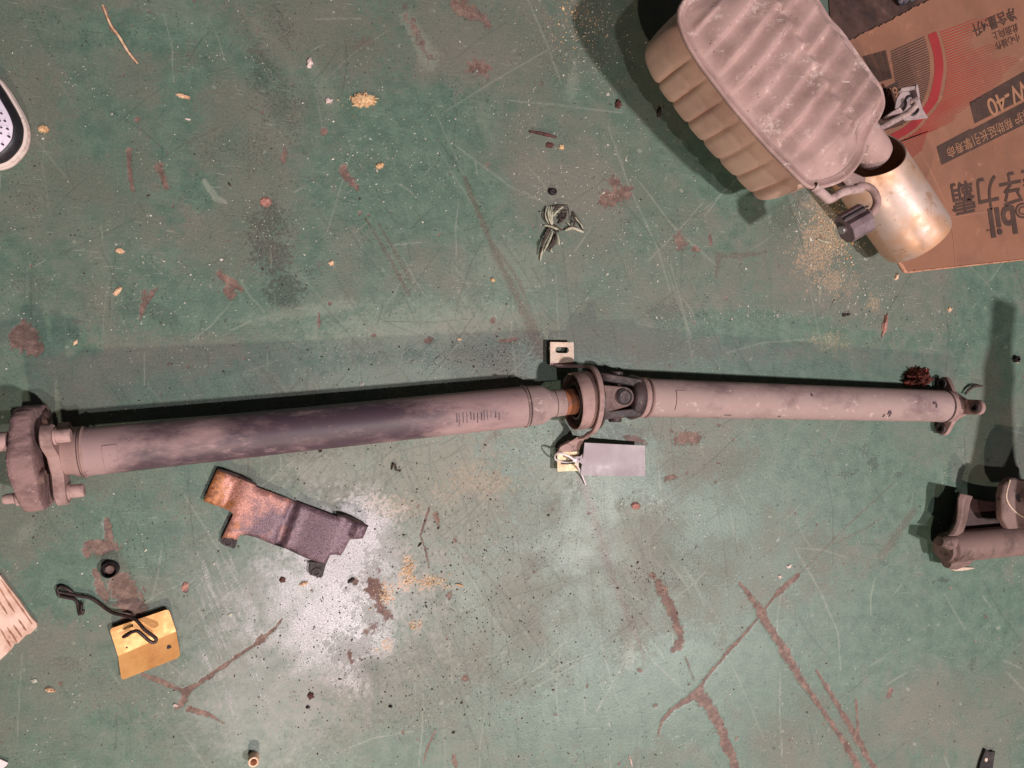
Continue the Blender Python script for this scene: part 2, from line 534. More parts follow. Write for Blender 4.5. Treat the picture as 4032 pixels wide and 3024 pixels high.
    # lamp sheen on scuffed floor, painted in, with the rust-brown dirt at its rim
    poly("silver_sheen", [(1190, 2080), (1250, 2060), (1400, 1965), (1470, 1970), (1520, 1995), (1562, 2035), (1566, 2310), (1540, 2365), (1545, 2530),
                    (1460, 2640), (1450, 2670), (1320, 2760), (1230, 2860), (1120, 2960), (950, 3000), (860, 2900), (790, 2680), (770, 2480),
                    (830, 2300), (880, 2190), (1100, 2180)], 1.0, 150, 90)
    ch["silver_sheen"] *= np.clip(0.16 + (SX - 850) / 560 - 0.22 * np.maximum(SY - 2480, 0) / 100 + 1.1 * n_big + 0.5 * n_mid, 0.05, 0.86)
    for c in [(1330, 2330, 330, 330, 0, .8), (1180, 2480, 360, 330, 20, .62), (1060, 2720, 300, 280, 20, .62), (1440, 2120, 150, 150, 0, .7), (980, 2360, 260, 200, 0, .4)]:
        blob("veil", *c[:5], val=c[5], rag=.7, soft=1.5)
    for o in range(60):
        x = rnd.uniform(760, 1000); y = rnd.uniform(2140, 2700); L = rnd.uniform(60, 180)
        stroke("silver_sheen", [(x, y), (x + L * .42, y + L)], 2.6, rnd.uniform(.3, .62), .3, .9)
    for c in [(1468, 2318, 32, 40, 0, 1), (1505, 2400, 20, 56, -30, 1), (1445, 2485, 16, 12, 0, .9), (1470, 2470, 16, 22, 30, .9),
              (1380, 2585, 8, 22, -15, 1), (1418, 2590, 8, 8, 0, 1), (1495, 2250, 10, 14, 0, .8)]:
        blob("rust", *c[:5], val=c[5], rag=1.4, soft=.4)
    for c in [(1470, 2280, 90, 90), (1460, 2430, 80, 120), (1380, 2560, 100, 90), (1440, 2620, 80, 50), (1530, 2150, 50, 90)]:
        blob("dark", *c, 0, .9, 1.8, 1.0)
    for c in [(1515, 2340, 36, 40, 20, 1), (1608, 2250, 24, 56, 8, 1), (1690, 2290, 46, 22, -25, .8), (1730, 2290, 30, 16, -30, .6), (1518, 2540, 20, 16, 0, .8),
              (1630, 2460, 26, 16, 0, .6), (1485, 2560, 10, 10, 0, .8), (1755, 2310, 20, 12, 0, .6), (3255, 840, 70, 60, 20, .5), (3230, 960, 70, 120, 10, .7),
              (1560, 2000, 90, 40, 0, .3), (1870, 1900, 120, 50, -10, .3), (3290, 1110, 60, 40, 0, .5), (3440, 1190, 20, 30, 0, .5), (3260, 1350, 60, 30, 10, .35)]:
        blob("ochre", *c[:5], val=c[5], rag=1.9, soft=.7)

    # scratches: long pale ones first, then hundreds of fine ones
    for p in [[(2395, 500), (2480, 740), (2590, 980), (2640, 1150)], [(2000, 395), (2210, 415), (2450, 445)], [(1790, 570), (1870, 630), (1880, 690)],
              [(1870, 630), (2010, 735), (2150, 800)], [(2080, 0), (2160, 190), (2210, 330)], [(2900, 1910), (2935, 1985)], [(3080, 2300), (3060, 2440), (3065, 2560)],
              [(3130, 2160), (3230, 2330), (3300, 2490), (3310, 2640)], [(3072, 2650), (3070, 2820), (3080, 2980)], [(2500, 2520), (2440, 2640), (2350, 2800)],
              [(1240, 75), (1420, 72)], [(1535, 965), (1660, 955)], [(3720, 2340), (3800, 2480)], [(2360, 1600), (2460, 1780), (2530, 1850)], [(3950, 2600), (4020, 2630)],
              [(2640, 1040), (2690, 1220), (2720, 1330)], [(1780, 1040), (1850, 1130)], [(560, 1010), (640, 1080)], [(3250, 1330), (3000, 1350), (2860, 1390)],
              [(2080, 2720), (2300, 2600)], [(1800, 2620), (2010, 2560)], [(1560, 2430), (1640, 2400)]]:
        stroke("light", p, 3.2, .62, 1.1, 1.1)
    for i in range(1150):
        if rnd.random() < .3:
            x, y = rnd.gauss(1900, 380), rnd.gauss(2250, 330)
        elif rnd.random() < .6:
            x, y = rnd.gauss(1650, 520), rnd.gauss(1750, 480)
        else:
            x, y = rnd.uniform(0, 4032), rnd.uniform(0, 3024)
        a = rnd.choice([rnd.gauss(62, 10), rnd.gauss(-40, 12), rnd.uniform(0, 180), rnd.gauss(55, 6), rnd.gauss(88, 6)])
        L = rnd.choice([60, 90, 140, 240, 420]) * rnd.uniform(.6, 1.3)
        dx, dy = L * math.cos(math.radians(a)), L * math.sin(math.radians(a))
        k = "scratch" if rnd.random() < .72 else "light"
        b = rnd.uniform(-.06, .06)
        stroke(k, [(x, y, 2.0), (x + dx / 2 - dy * b, y + dy / 2 + dx * b, 3.2), (x + dx, y + dy, 2.0)], 3, rnd.uniform(.3, .85), .5, 1.0)
    for (cx, cy, r0) in [(2330, 2270, 110), (250, 2640, 70), (560, 1300, 150)]:      # scuffed arcs
        for j in range(7):
            r = r0 - j * 11
            a0 = rnd.uniform(-2.6, -2.0)
            stroke("scratch", [(cx + r * math.cos(a0 + t * .32), cy + r * .75 * math.sin(a0 + t * .32)) for t in range(8)], 3.2, .6, .6, .8)
    # small chips and drips
    for i in range(900):
        x, y = rnd.uniform(0, 4032), rnd.uniform(0, 3024)
        k = rnd.choice(["dark", "dark", "dark", "bare", "light"])
        blob(k, x, y, rnd.uniform(3, 9), rnd.uniform(3, 6), rnd.uniform(0, 180), rnd.uniform(.5, 1), .8, .5)

    Z = -0.0004 * np.clip(ch["bare"], 0, 1)
    co = np.stack([X, Y, Z], -1).reshape(-1, 3).astype(np.float32)
    idx = np.arange(nx * ny, dtype=np.int32).reshape(nx, ny)
    q = np.stack([idx[:-1, :-1], idx[1:, :-1], idx[1:, 1:], idx[:-1, 1:]], -1).reshape(-1, 4)
    me = bpy.data.meshes.new("floor")
    me.vertices.add(len(co))
    me.vertices.foreach_set("co", co.ravel())
    me.loops.add(q.size)
    me.loops.foreach_set("vertex_index", q.ravel())
    me.polygons.add(len(q))
    me.polygons.foreach_set("loop_start", np.arange(0, q.size, 4, dtype=np.int32))
    me.update(calc_edges=True)
    for an, keys in (("wear_one", ("bare", "dirt", "dark", "light")), ("wear_and_sheen", ("silver_sheen", "ochre", "rust", "clean"))):
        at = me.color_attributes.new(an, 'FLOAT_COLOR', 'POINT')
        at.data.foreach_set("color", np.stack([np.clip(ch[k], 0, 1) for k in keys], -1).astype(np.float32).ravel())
    at = me.attributes.new("wear_scratch", 'FLOAT', 'POINT')
    at.data.foreach_set("value", np.clip(ch["scratch"], 0, 1).astype(np.float32).ravel())
    at = me.attributes.new("floor_sheen_veil", 'FLOAT', 'POINT')
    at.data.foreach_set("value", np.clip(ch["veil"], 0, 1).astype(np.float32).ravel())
    at = me.attributes.new("wear_brown", 'FLOAT', 'POINT')
    at.data.foreach_set("value", np.clip(ch["brown"], 0, 1).astype(np.float32).ravel())

    n = NT("worn_green_floor_paint")

    def attr(name):
        a = n.n("ShaderNodeAttribute", attribute_name=name)
        s = n.n("ShaderNodeSeparateColor")
        n.link(a.outputs["Color"], s.inputs[0])
        return s.outputs[0], s.outputs[1], s.outputs[2], a.outputs["Alpha"]

    bare, dirt, dark, light = attr("wear_one")
    silver_sheen, ochre, rust, clean = attr("wear_and_sheen")
    brown = n.n("ShaderNodeAttribute", attribute_name="wear_brown").outputs["Fac"]
    scratch = n.n("ShaderNodeAttribute", attribute_name="wear_scratch").outputs["Fac"]
    veil = n.n("ShaderNodeAttribute", attribute_name="floor_sheen_veil").outputs["Fac"]
    big = n.noise(5.0, 6, 0.62)
    mid = n.noise(38.0, 6, 0.68)
    fine = n.noise(300.0, 5, 0.75)
    grain = n.noise(900.0, 3, 0.7)
    streak = n.noise(30.0, 5, 0.7, n.mapping((1, 7, 1), (0, 0, math.radians(62))))
    K = FLOOR_K
    green = n.mix(n.ramp(mid, .3, .7), srgb(81, 105, 92, K), srgb(100, 123, 109, K))
    film = n.mix(n.ramp(big, .35, .65), srgb(96, 103, 92, K), srgb(114, 112, 103, K))
    d = n.math('ADD', dirt, n.math('MULTIPLY', n.math('SUBTRACT', mid, .5), .9))
    d = n.math('ADD', d, n.math('MULTIPLY', n.math('SUBTRACT', fine, .5), .7))
    d = n.math('SUBTRACT', d, n.math('MULTIPLY', clean, .75))
    col = n.mix(n.ramp(d, .12, .92, 0, .92), green, film)
    col = n.mix(n.math('MULTIPLY', n.ramp(streak, .52, .72), .22), col, srgb(74, 80, 72, K))
    # stippled oil dirt
    stip = n.math('ADD', n.math('MULTIPLY', fine, .5), n.math('MULTIPLY', grain, .5))
    dk = n.ramp(n.math('ADD', stip, n.math('MULTIPLY', n.math('SUBTRACT', dark, .5), .34)),   .44, .66)
    dk = n.math('MULTIPLY', dk, n.ramp(dark, .02, .25))
    col = n.mix(n.math('MULTIPLY', dk, .66), col, srgb(52, 53, 48, K))
    col = n.mix(n.math('MULTIPLY', n.math('MULTIPLY', light, n.ramp(fine, .28, .62)), .78), col, srgb(162, 166, 152, K))
    col = n.mix(n.math('MULTIPLY', n.math('MULTIPLY', brown, n.ramp(fine, .25, .6)), .8), col, srgb(92, 76, 66, K))
    for deg, off, lim, shade, amt in ((62, 1.0, .66, srgb(60, 64, 58, K), .55), (-38, 4.0, .67, srgb(62, 66, 60, K), .5), (75, 7.0, .67, srgb(168, 172, 160, K), .5), (-28, 9.0, .69, srgb(160, 164, 152, K), .4), (8, 12.0, .69, srgb(66, 70, 62, K), .45)):
        ln = n.noise(34, 2, .5, n.mapping((1, 17, 1), (0, 0, math.radians(deg)), (off, off, 0)))
        area = n.ramp(n.noise(7, 3, .6, n.mapping(loc=(off * 2, 3, 0))), .42, .62)
        col = n.mix(n.math('MULTIPLY', n.math('MULTIPLY', n.ramp(ln, lim, lim + .05), area), amt), col, shade)
    col = n.mix(n.math('MULTIPLY', scratch, .50), col, srgb(52, 54, 49, K))
    # tiny dark pits and pale specks
    pit = n.math('MULTIPLY', n.ramp(n.voronoi(190), .20, .12), n.ramp(n.noise(14, 4), .46, .62))
    col = n.mix(n.math('MULTIPLY', pit, .75), col, srgb(44, 44, 40, K))
    pale = n.math('MULTIPLY', n.ramp(n.voronoi(150, vec=n.mapping(loc=(3.3, 1.7, 0))), .13, .08), n.ramp(n.noise(11, 4, vec=n.mapping(loc=(5, 2, 0))), .5, .62))
    col = n.mix(n.math('MULTIPLY', pale, .8), col, srgb(205, 200, 182, K))
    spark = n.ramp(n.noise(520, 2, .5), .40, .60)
    # lamp sheen painted into the colour, broken by the grain
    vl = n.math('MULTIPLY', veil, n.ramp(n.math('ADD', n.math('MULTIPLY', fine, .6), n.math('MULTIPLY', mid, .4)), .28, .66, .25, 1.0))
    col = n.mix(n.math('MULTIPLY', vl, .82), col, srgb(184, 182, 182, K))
    sheen_amt = n.ramp(n.math('ADD', silver_sheen, n.math('ADD', n.math('MULTIPLY', n.math('SUBTRACT', fine, .5), 1.0), n.math('MULTIPLY', n.math('SUBTRACT', mid, .5), .8))), .12, 1.0)
    sheen_amt = n.math('MULTIPLY', sheen_amt, n.math('SUBTRACT', 1.0, n.math('MULTIPLY', dk, .9)))
    sheen_col = n.mix(n.math('ADD', n.math('MULTIPLY', spark, .55), n.math('MULTIPLY', n.ramp(fine, .3, .7), .45)), srgb(140, 140, 141, K), srgb(226, 220, 228, K))
    col = n.mix(n.math('MULTIPLY', sheen_amt, .70), col, sheen_col)
    oc = n.math('MULTIPLY', ochre, n.ramp(fine, .44, .58))
    col = n.mix(oc, col, n.mix(n.ramp(grain, .4, .6), srgb(176, 126, 92, K), srgb(236, 200, 160, K)))
    rs = n.math('MULTIPLY', rust, n.ramp(fine, .25, .42))
    col = n.mix(rs, col, n.mix(n.ramp(grain, .35, .65), srgb(40, 22, 17, K), srgb(112, 60, 38, K)))
    bsum = n.math('ADD', bare, n.math('MULTIPLY', n.math('SUBTRACT', n.math('ADD', n.math('MULTIPLY', stip, .6), n.math('MULTIPLY', n.noise(95, 4, .7), .4)), .5), 2.0))
    bm = n.ramp(bsum, .38, .56)
    col = n.mix(n.math('MULTIPLY', n.ramp(bsum, .18, .40), .20), col, srgb(60, 52, 46, K))
    col = n.mix(bm, col,
                n.mix(n.ramp(n.noise(60, 6, .75), .38, .72), srgb(98, 78, 71, K), srgb(146, 120, 110, K)))
    col = n.mix(n.ramp(stip, .36, .62, 0, .54), n.mix(1.0, col, (1.12, 1.12, 1.12, 1), 'MULTIPLY'), n.mix(1.0, col, (.40, .40, .40, 1), 'MULTIPLY'))
    n.put(n.b.inputs["Base Color"], col)
    r = n.ramp(n.math('ADD', d, n.math('MULTIPLY', fine, .4)), .2, 1.2, .36, .56)
    r = n.math('SUBTRACT', r, n.math('MULTIPLY', silver_sheen, .06))
    r = n.math('ADD', r, n.math('MULTIPLY', bare, .25))
    n.link(r, n.b.inputs["Roughness"])
    n.link(n.math('MULTIPLY', sheen_amt, .2), n.b.inputs["Metallic"])
    n.b.inputs["Specular IOR Level"].default_value = .5
    h = n.math('ADD', n.math('MULTIPLY', fine, .7), n.math('MULTIPLY', n.math('SUBTRACT', 1.0, bm), .22))
    h = n.math('ADD', h, n.math('MULTIPLY', n.math('MULTIPLY', grain, silver_sheen), .8))
    n.link(n.bump(h, .35, .0012), n.b.inputs["Normal"])
    me.materials.append(n.m)
    o = bpy.data.objects.new("floor", me)
    COL.objects.link(o)
    o["kind"] = "structure"
    o["label"] = "worn green painted workshop floor"
    return o


FLOOR_K = 1.17
build_floor()

# ------------------------------------------------------------------ materials of the objects
M_DUST = mat("dusty_grey_paint", srgb(166, 142, 139), srgb(122, 101, 102), 15, .46, .70, srgb(198, 174, 171), 95, .58, .72, .78, bump=.18, stretch=(.7, 1, 1))
M_DUST_DARK = mat("smeared_dark_paint", srgb(150, 124, 126), srgb(84, 66, 76), 11, .40, .60, srgb(182, 156, 154), 70, .62, .74, .66, bump=.18, stretch=(.55, 1, 1))
M_DUST_TAN = mat("tan_dusty_steel", srgb(168, 138, 133), srgb(130, 104, 101), 30, .42, .68, srgb(190, 162, 156), 160, .62, .74, .75, bump=.2)
M_RUBBER_DUSTY = mat("dusty_rubber", srgb(150, 120, 119), srgb(112, 87, 88), 26, .44, .68, srgb(180, 146, 140), 120, .58, .74, .85, bump=.9, bscale=70, bdist=.003)
M_RUBBER_BLACK = mat("black_rubber", srgb(36, 32, 34), srgb(60, 52, 52), 60, .45, .7, rough=.7, bump=.3)
M_RUBBER_SOFT = mat("grimy_rubber", srgb(96, 80, 78), srgb(60, 50, 50), 60, .4, .7, rough=.8, bump=.4)
M_OILY = mat("oily_cast_steel", srgb(72, 57, 57), srgb(47, 37, 40), 50, .42, .65, srgb(120, 96, 90), 110, .60, .74, .55, bump=.35)
M_OILY_TAN = mat("oily_tan_steel", srgb(112, 86, 81), srgb(76, 58, 57), 60, .42, .65, rough=.6, bump=.3)
M_RUST = mat("orange_rust", srgb(150, 92, 62), srgb(120, 86, 78), 70, .4, .65, rough=.85, bump=.4)
M_SEAM = mat("dark_seam", srgb(58, 44, 44), srgb(96, 76, 72), 120, .4, .6, rough=.8, bump=.3)
M_ZINC = mat("pale_zinc", srgb(212, 190, 172), srgb(190, 160, 140), 90, .45, .7, rough=.5, metal=.2, bump=.1)
M_YZINC = mat("yellow_zinc", srgb(214, 196, 160), srgb(184, 152, 118), 90, .45, .7, rough=.5, metal=.2, bump=.1)
M_HEADS = mat("pinkish_bolt_steel", srgb(184, 152, 148), srgb(150, 122, 118), 90, .45, .7, rough=.7, bump=.25)
M_PLASTIC_TAG = mat("white_tag_card", srgb(166, 153, 159), srgb(152, 140, 146), 16, .4, .7, srgb(128, 118, 124), 30, .68, .8, rough=.45, bump=.05)
M_TIE = mat("white_nylon", srgb(236, 222, 226), rough=.4, bump=0)
M_MUFF = mat("dusty_muffler_steel", srgb(188, 156, 150), srgb(170, 138, 132), 12, .4, .65, srgb(206, 180, 174), 60, .60, .74, rough=.72, bump=.28, bscale=190, speck=srgb(236, 220, 214), speck_scale=210, speck_size=.17)
_n = NT("flaked_muffler_steel")
_c = _n.mix(_n.ramp(_n.noise(12, 6, .65), .38, .66), srgb(184, 152, 146), srgb(154, 126, 120))
_c = _n.mix(_n.ramp(_n.noise(60, 5, .7), .58, .74), _c, srgb(216, 190, 184))
_fl = _n.math('MULTIPLY', _n.ramp(_n.noise(15, 5, .7, _n.mapping(loc=(2.6, 5.3, 1.4))), .54, .64), _n.ramp(_n.noise(150, 4, .75), .47, .56))
_c = _n.mix(_n.math('MULTIPLY', _fl, .5), _c, srgb(232, 212, 206))
_sc = _n.math('MULTIPLY', _n.ramp(_n.noise(34, 3, .5, _n.mapping((1, 9, 1), (0, 0, .9))), .66, .70), _n.ramp(_n.noise(9, 3), .5, .6))
_c = _n.mix(_n.math('MULTIPLY', _sc, .8), _c, srgb(250, 236, 232))
_c = _n.mix(_n.math('MULTIPLY', _n.ramp(_n.voronoi(120), .16, .09), _n.ramp(_n.noise(20, 3), .52, .62)), _c, srgb(104, 78, 74))
_n.put(_n.b.inputs["Base Color"], _c)
_n.b.inputs["Roughness"].default_value = .7
_n.link(_n.bump(_n.math('ADD', _n.noise(170, 6, .7), _n.math('MULTIPLY', _fl, .6)), .4, .0013), _n.b.inputs["Normal"])
M_MUFF = _n.m
M_MUFF_SIDE = mat("lit_tan_muffler_steel", srgb(222, 186, 168), srgb(200, 162, 148), 10, .4, .65, rough=.7, bump=.14, speck=srgb(90, 66, 60), speck_scale=150, speck_size=.10)  # paler than the top shell: missing side light is put into the colour
M_HANGER = mat("dusty_hanger_rod", srgb(190, 164, 160), srgb(150, 124, 122), 90, .4, .7, rough=.8, bump=.4)
M_PIPEDARK = mat("soot", srgb(40, 28, 26), srgb(24, 18, 18), 40, .4, .6, rough=.8, bump=.2)


_n = NT("sooty_shaft_paint")
_v = _n.mapping((.5, 1, 1))
_x = _n.n("ShaderNodeSeparateXYZ")
_n.link(_n.tc.outputs["Object"], _x.inputs[0])
_so = _n.math('MULTIPLY', _n.ramp(_x.outputs[0], -.65, -.56), _n.ramp(_x.outputs[0], -.14, -.32))
_so = _n.math('ADD', _n.math('MULTIPLY', _so, .62), _n.math('MULTIPLY', _n.math('SUBTRACT', _n.noise(13, 7, .66, _v), .5), 3.0))
_c = _n.mix(_n.ramp(_so, -.05, .75), srgb(164, 136, 136), srgb(76, 60, 70))
_c = _n.mix(_n.math('MULTIPLY', _n.ramp(_n.noise(42, 6, .72, _n.mapping((.35, 1, 1), loc=(3, 1, 2))), .54, .72), .6), _c, srgb(178, 150, 148))
_c = _n.mix(_n.math('MULTIPLY', _n.ramp(_n.noise(160, 4, .75), .60, .72), .5), _c, srgb(70, 56, 62))
_n.put(_n.b.inputs["Base Color"], _c)
_n.link(_n.ramp(_so, 0, .7, .74, .52), _n.b.inputs["Roughness"])
_n.link(_n.bump(_n.noise(150, 6, .7), .2), _n.b.inputs["Normal"])
M_DUST_DARK = _n.m


# ------------------------------------------------------------------ the two-piece drive shaft
LP0, LP1 = W(128, 1801, .064), W(2290, 1577, .050)
RP0, RP1 = W(2424, 1562, .050), W(3772, 1601, .036)


def along(p, q, sx):
    """distance from p along p->q where the axis projects to column sx"""
    a, b = -0.2, 1.4
    col = lambda t: 2016 + F * ((p + (q - p) * t).x * CA + ((p + (q - p) * t).z - H) * SA) / ((p + (q - p) * t).x * SA - ((p + (q - p) * t).z - H) * CA)
    for _ in range(50):
        m = (a + b) / 2
        if col(m) < sx:
            a = m
        else:
            b = m
    return (q - p).length * a


ML, MR = axis_frame(LP0, LP1 - LP0), axis_frame(RP0, RP1 - RP0)
tl = lambda sx: along(LP0, LP1, sx)
tr = lambda sx: along(RP0, RP1, sx)
RT = 0.0288
shaft = thing("drive_shaft", "long dusty two-piece metal drive shaft lying across the green floor", "drive shaft", (LP1.x, LP1.y, 0))


def on_tube(M, t, ang, r):
    """point at distance t, angle (0 = up, positive towards the lower edge of the photo)"""
    return M @ Vector((t, -r * math.sin(ang), r * math.cos(ang)))


def patch(M, t0, t1, a0, a1, r0, r1, n=12):
    mb = MB()
    vs, fs = [], []
    for r in (r0, r1):
        for i in range(n + 1):
            a = a0 + (a1 - a0) * i / n
            vs += [on_tube(M, t0, a, r), on_tube(M, t1, a, r)]
    m = 2 * (n + 1)
    for i in range(n):
        fs.append((m + 2 * i, m + 2 * i + 1, m + 2 * i + 3, m + 2 * i + 2))
        fs.append((2 * i, 2 * i + 2, 2 * i + 3, 2 * i + 1))
        fs.append((2 * i, 2 * i + 1, m + 2 * i + 1, m + 2 * i))if i == 0 else None
        fs.append((2 * i, m + 2 * i, m + 2 * i + 2, 2 * i + 2))
        fs.append((2 * i + 1, 2 * i + 3, m + 2 * i + 3, m + 2 * i + 1))
    fs.append((2 * n, m + 2 * n, m + 2 * n + 1, 2 * n + 1))
    mb.add(vs, [f for f in fs if f])
    return mb


# rubber disc of the left coupling: a rounded, slightly lobed ring
def vn(x, y):
    return (math.sin(x * 1.7 + 3 * math.sin(y * 1.3 + x * .6)) * math.sin(y * 2.1 + 1.7 * math.sin(x * 2.3)) ) * .012


def coupling_disc():
    mb = MB()
    seg = 150
    R = .0640
    prof = [(-.0085, .022), (-.0085, .050), (-.0083, .0605), (-.0070, .0630), (-.002, R), (.008, R), (.0145, .0632), (.0158, .0608), (.0160, .050), (.0160, .022)]
    vs, fs = [], []
    for (t, r) in prof:
        for j in range(seg):
            a = 2 * math.pi * j / seg
            k = 1 + (.042 * math.cos(6 * a + .4) - .02 + 1.6 * vn(a * 9, t * 160) + rnd.uniform(-.006, .006)) * (1 if r > .045 else 0)
            tt = t * (1 + .10 * math.cos(3 * a + .5)) + rnd.uniform(-.0005, .0005)
            vs.append(ML @ Vector((tt - .001, r * k * math.sin(a), r * k * math.cos(a))))
    n = len(prof)
    for k in range(n - 1):
        for j in range(seg):
            fs.append((k * seg + j, (k + 1) * seg + j, (k + 1) * seg + (j + 1) % seg, k * seg + (j + 1) % seg))
    for j in range(seg):
        fs.append((j, j - seg + (1 if j + 1 < seg else 1 - seg) + seg, 0, 0)) if False else None
        fs.append(((n - 1) * seg + j, j, (j + 1) % seg, (n - 1) * seg + (j + 1) % seg))
    return mb.add(vs, fs)


coupling_disc().build("rubber_coupling", M_RUBBER_DUSTY, shaft, angle=60, label="flaking rubber coupling disc at the left end")

# three-armed flange bolted to it
BC = .0455
ARMS = [math.radians(-31), math.radians(89), math.radians(209)]


def spider(M, t0, t1, hub_r, bc, lug_r, arms, hole=0.0, hub=True):
    """flange plate with three arms, seen along X: union outline extruded from t0 to t1"""
    mb = MB()
    N = 144
    outline = []
    for j in range(N):
        a = 2 * math.pi * j / N
        r = hub_r
        for am in arms:
            d = math.atan2(math.sin(a - am), math.cos(a - am))
            for k in range(15):
                q = k / 14
                cc, rad = bc * q, (hub_r + (lug_r - hub_r) * min(1, q / .42))
                disc = rad ** 2 - (cc * math.sin(d)) ** 2
                if disc > 0:
                    r = max(r, cc * math.cos(d) + math.sqrt(disc))
        outline.append((a, r))
    for t in (t0, t1):
        pass
    vs, fs = [], []
    for (t, k) in ((t0, .97), (t0 + .0012, 1), (t1 - .0012, 1), (t1, .97)):
        for a, r in outline:
            vs.append(on_tube(M, t, a, r * k))
    for k in range(3):
        for j in range(N):
            fs.append((k * N + j, k * N + (j + 1) % N, (k + 1) * N + (j + 1) % N, (k + 1) * N + j))
    fs.append(tuple(range(N - 1, -1, -1)))
    fs.append(tuple(range(3 * N, 4 * N)))
    mb.add(vs, fs)
    return mb


tw = tl(336)
spider(ML, .0215, .034, .0262, BC, .0150, ARMS).build("flange", M_DUST_TAN, shaft, angle=30)
MB().lathe(ML, [(.030, .024), (.042, .0255), (.047, .0285), (tw - .002, .0297)]).build("flange_collar", M_DUST_TAN, shaft)
for am in ARMS:
    c = on_tube(ML, 0, am, BC)
    Mb = ML.copy()
    Mb.translation = c
    MB().lathe(Mb, [(.034, .0095), (.0365, .0095), (.0365, .0080), (.050, .0080), (.0512, .0066)], 20).build("bolt_head", M_HEADS, shaft)
    MB().lathe(Mb, [(-.044, .0082), (-.020, .0082), (-.020, .0110), (-.012, .0110)] if am == ARMS[0] else [(-.034, .0050), (-.031, .0062), (-.022, .0062), (-.020, .0095), (-.007, .0095)], 18).build("bolt_end", M_HEADS, shaft)
    c2 = on_tube(ML, 0, am + math.radians(60), BC)
    Mb.translation = c2
    MB().lathe(Mb, [(.014, .0085), (.0215, .0085)], 20).build("coupling_sleeve", M_OILY_TAN, shaft)

# left tube, its weld bead, balance plate, cone and sleeve
tl2, tc0, tc1, ts, trb = tl(2062), tl(2128), tl(2168), tl(2216), tl(2256)
MB().lathe(ML, [(tw - .002, RT + .0006), (tw + .02, RT + .0006), (tl2 * .5, RT), (tl2, RT)], 64).build("rear_tube", M_DUST_DARK, shaft, label="left tube with dark smears")


def weld(M, t, r):
    mb = MB()
    prof = [(t - .0022, r - .0004), (t - .0014, r + .0012), (t, r + .0020), (t + .0014, r + .0012), (t + .0022, r - .0004)]
    return mb.lathe(M, prof, 90, False, False)


weld(ML, tw, RT + .0006).build("weld_bead", M_DUST_TAN, shaft)
MB().lathe(ML, [(tw - .0042, RT + .0009), (tw - .0030, RT + .0011)], 64).build("seam", M_SEAM, shaft)
weld(ML, tl2, RT).build("weld_bead", M_DUST, shaft)
MB().lathe(ML, [(tl2 + .0026, RT + .0002), (tl2 + .0040, RT + .0002)], 64).build("seam", M_SEAM, shaft)
patch(ML, tl(420), tl(478), math.radians(-13), math.radians(47), RT + .0003, RT + .0016).build("balance_weight", M_DUST_DARK, shaft, bevel=.0004)
MB().lathe(ML, [(tl2 + .004, RT), (tc0, RT - .0008), (tc0 + .003, RT - .0022), (tc1 - .002, .0205), (tc1 + .001, .0196), (ts, .0194)], 64, False).build("cone", M_DUST, shaft)
MB().lathe(ML, [(tc1 + .0042, .0198), (tc1 + .0052, .0198)], 64).build("seam", M_SEAM, shaft)
MB().lathe(ML, [(ts, .0190), (trb, .0190), (trb + .003, .0180)], 64).build("rusty_sleeve", M_RUST, shaft, label="orange rusty band beside the centre bearing")
MB().lathe(ML, [(trb + .003, .0172), (trb + .009, .0172), (trb + .009, .0160), (trb + .03, .0160)], 64).build("bearing_race", M_OILY, shaft)

# centre bearing carrier
tr0, tr1 = tl(2252), tl(2322)
MB().lathe(ML, [(tr0 + .003, .0395), (tr0, .0408), (tr0 + .0015, .0418), (tr1, .0424), (tr1 + .001, .0408), (tr1 - .004, .0385), (tr0 + .003, .0385)], 90, False, False).build("bearing_ring", M_DUST_TAN, shaft, angle=30)
MB().lathe(ML, [(tr0 + .018, .0384), (tr0 + .006, .034), (tr0 + .011, .031), (tr0 + .004, .027), (tr0 + .003, .0245), (tr0 + .010, .0235), (tr0 + .014, .018)], 72, False, False).build("bearing_rubber", M_RUBBER_SOFT, shaft)
MB().lathe(ML, [(tr0 + .010, .0290), (tr0 + .0075, .0275), (tr0 + .0075, .0225), (tr0 + .012, .0215)], 72, False, False).build("dust_shield", M_OILY, shaft)

# bracket arch over the bearing and its two slotted feet
pc = ML @ Vector((tl(2318), 0, 0))
zc = pc.z
foot_u, foot_l = W(2213, 1387, .014), W(2233, 1817, .014)


def strap():
    """arch swept in the plane across the shaft, widening and flattening at the feet"""
    R = .0475
    path = []
    for k in range(25):
        a = math.radians(-112 + 224 * k / 24)
        path.append((pc.x + .001, pc.y - R * math.sin(a), zc + R * math.cos(a), .0072))
    up = [(pc.x - .012, foot_u.y - .024, .0140, .040), (pc.x - .010, foot_u.y - .030, .019, .034), (pc.x - .004, foot_u.y - .0335, .030, .014)]
    lo = [(pc.x - .004, foot_l.y + .044, .030, .013), (pc.x - .009, foot_l.y + .029, .019, .030), (pc.x - .012, foot_l.y + .019, .0140, .040)]
    return up + path + lo


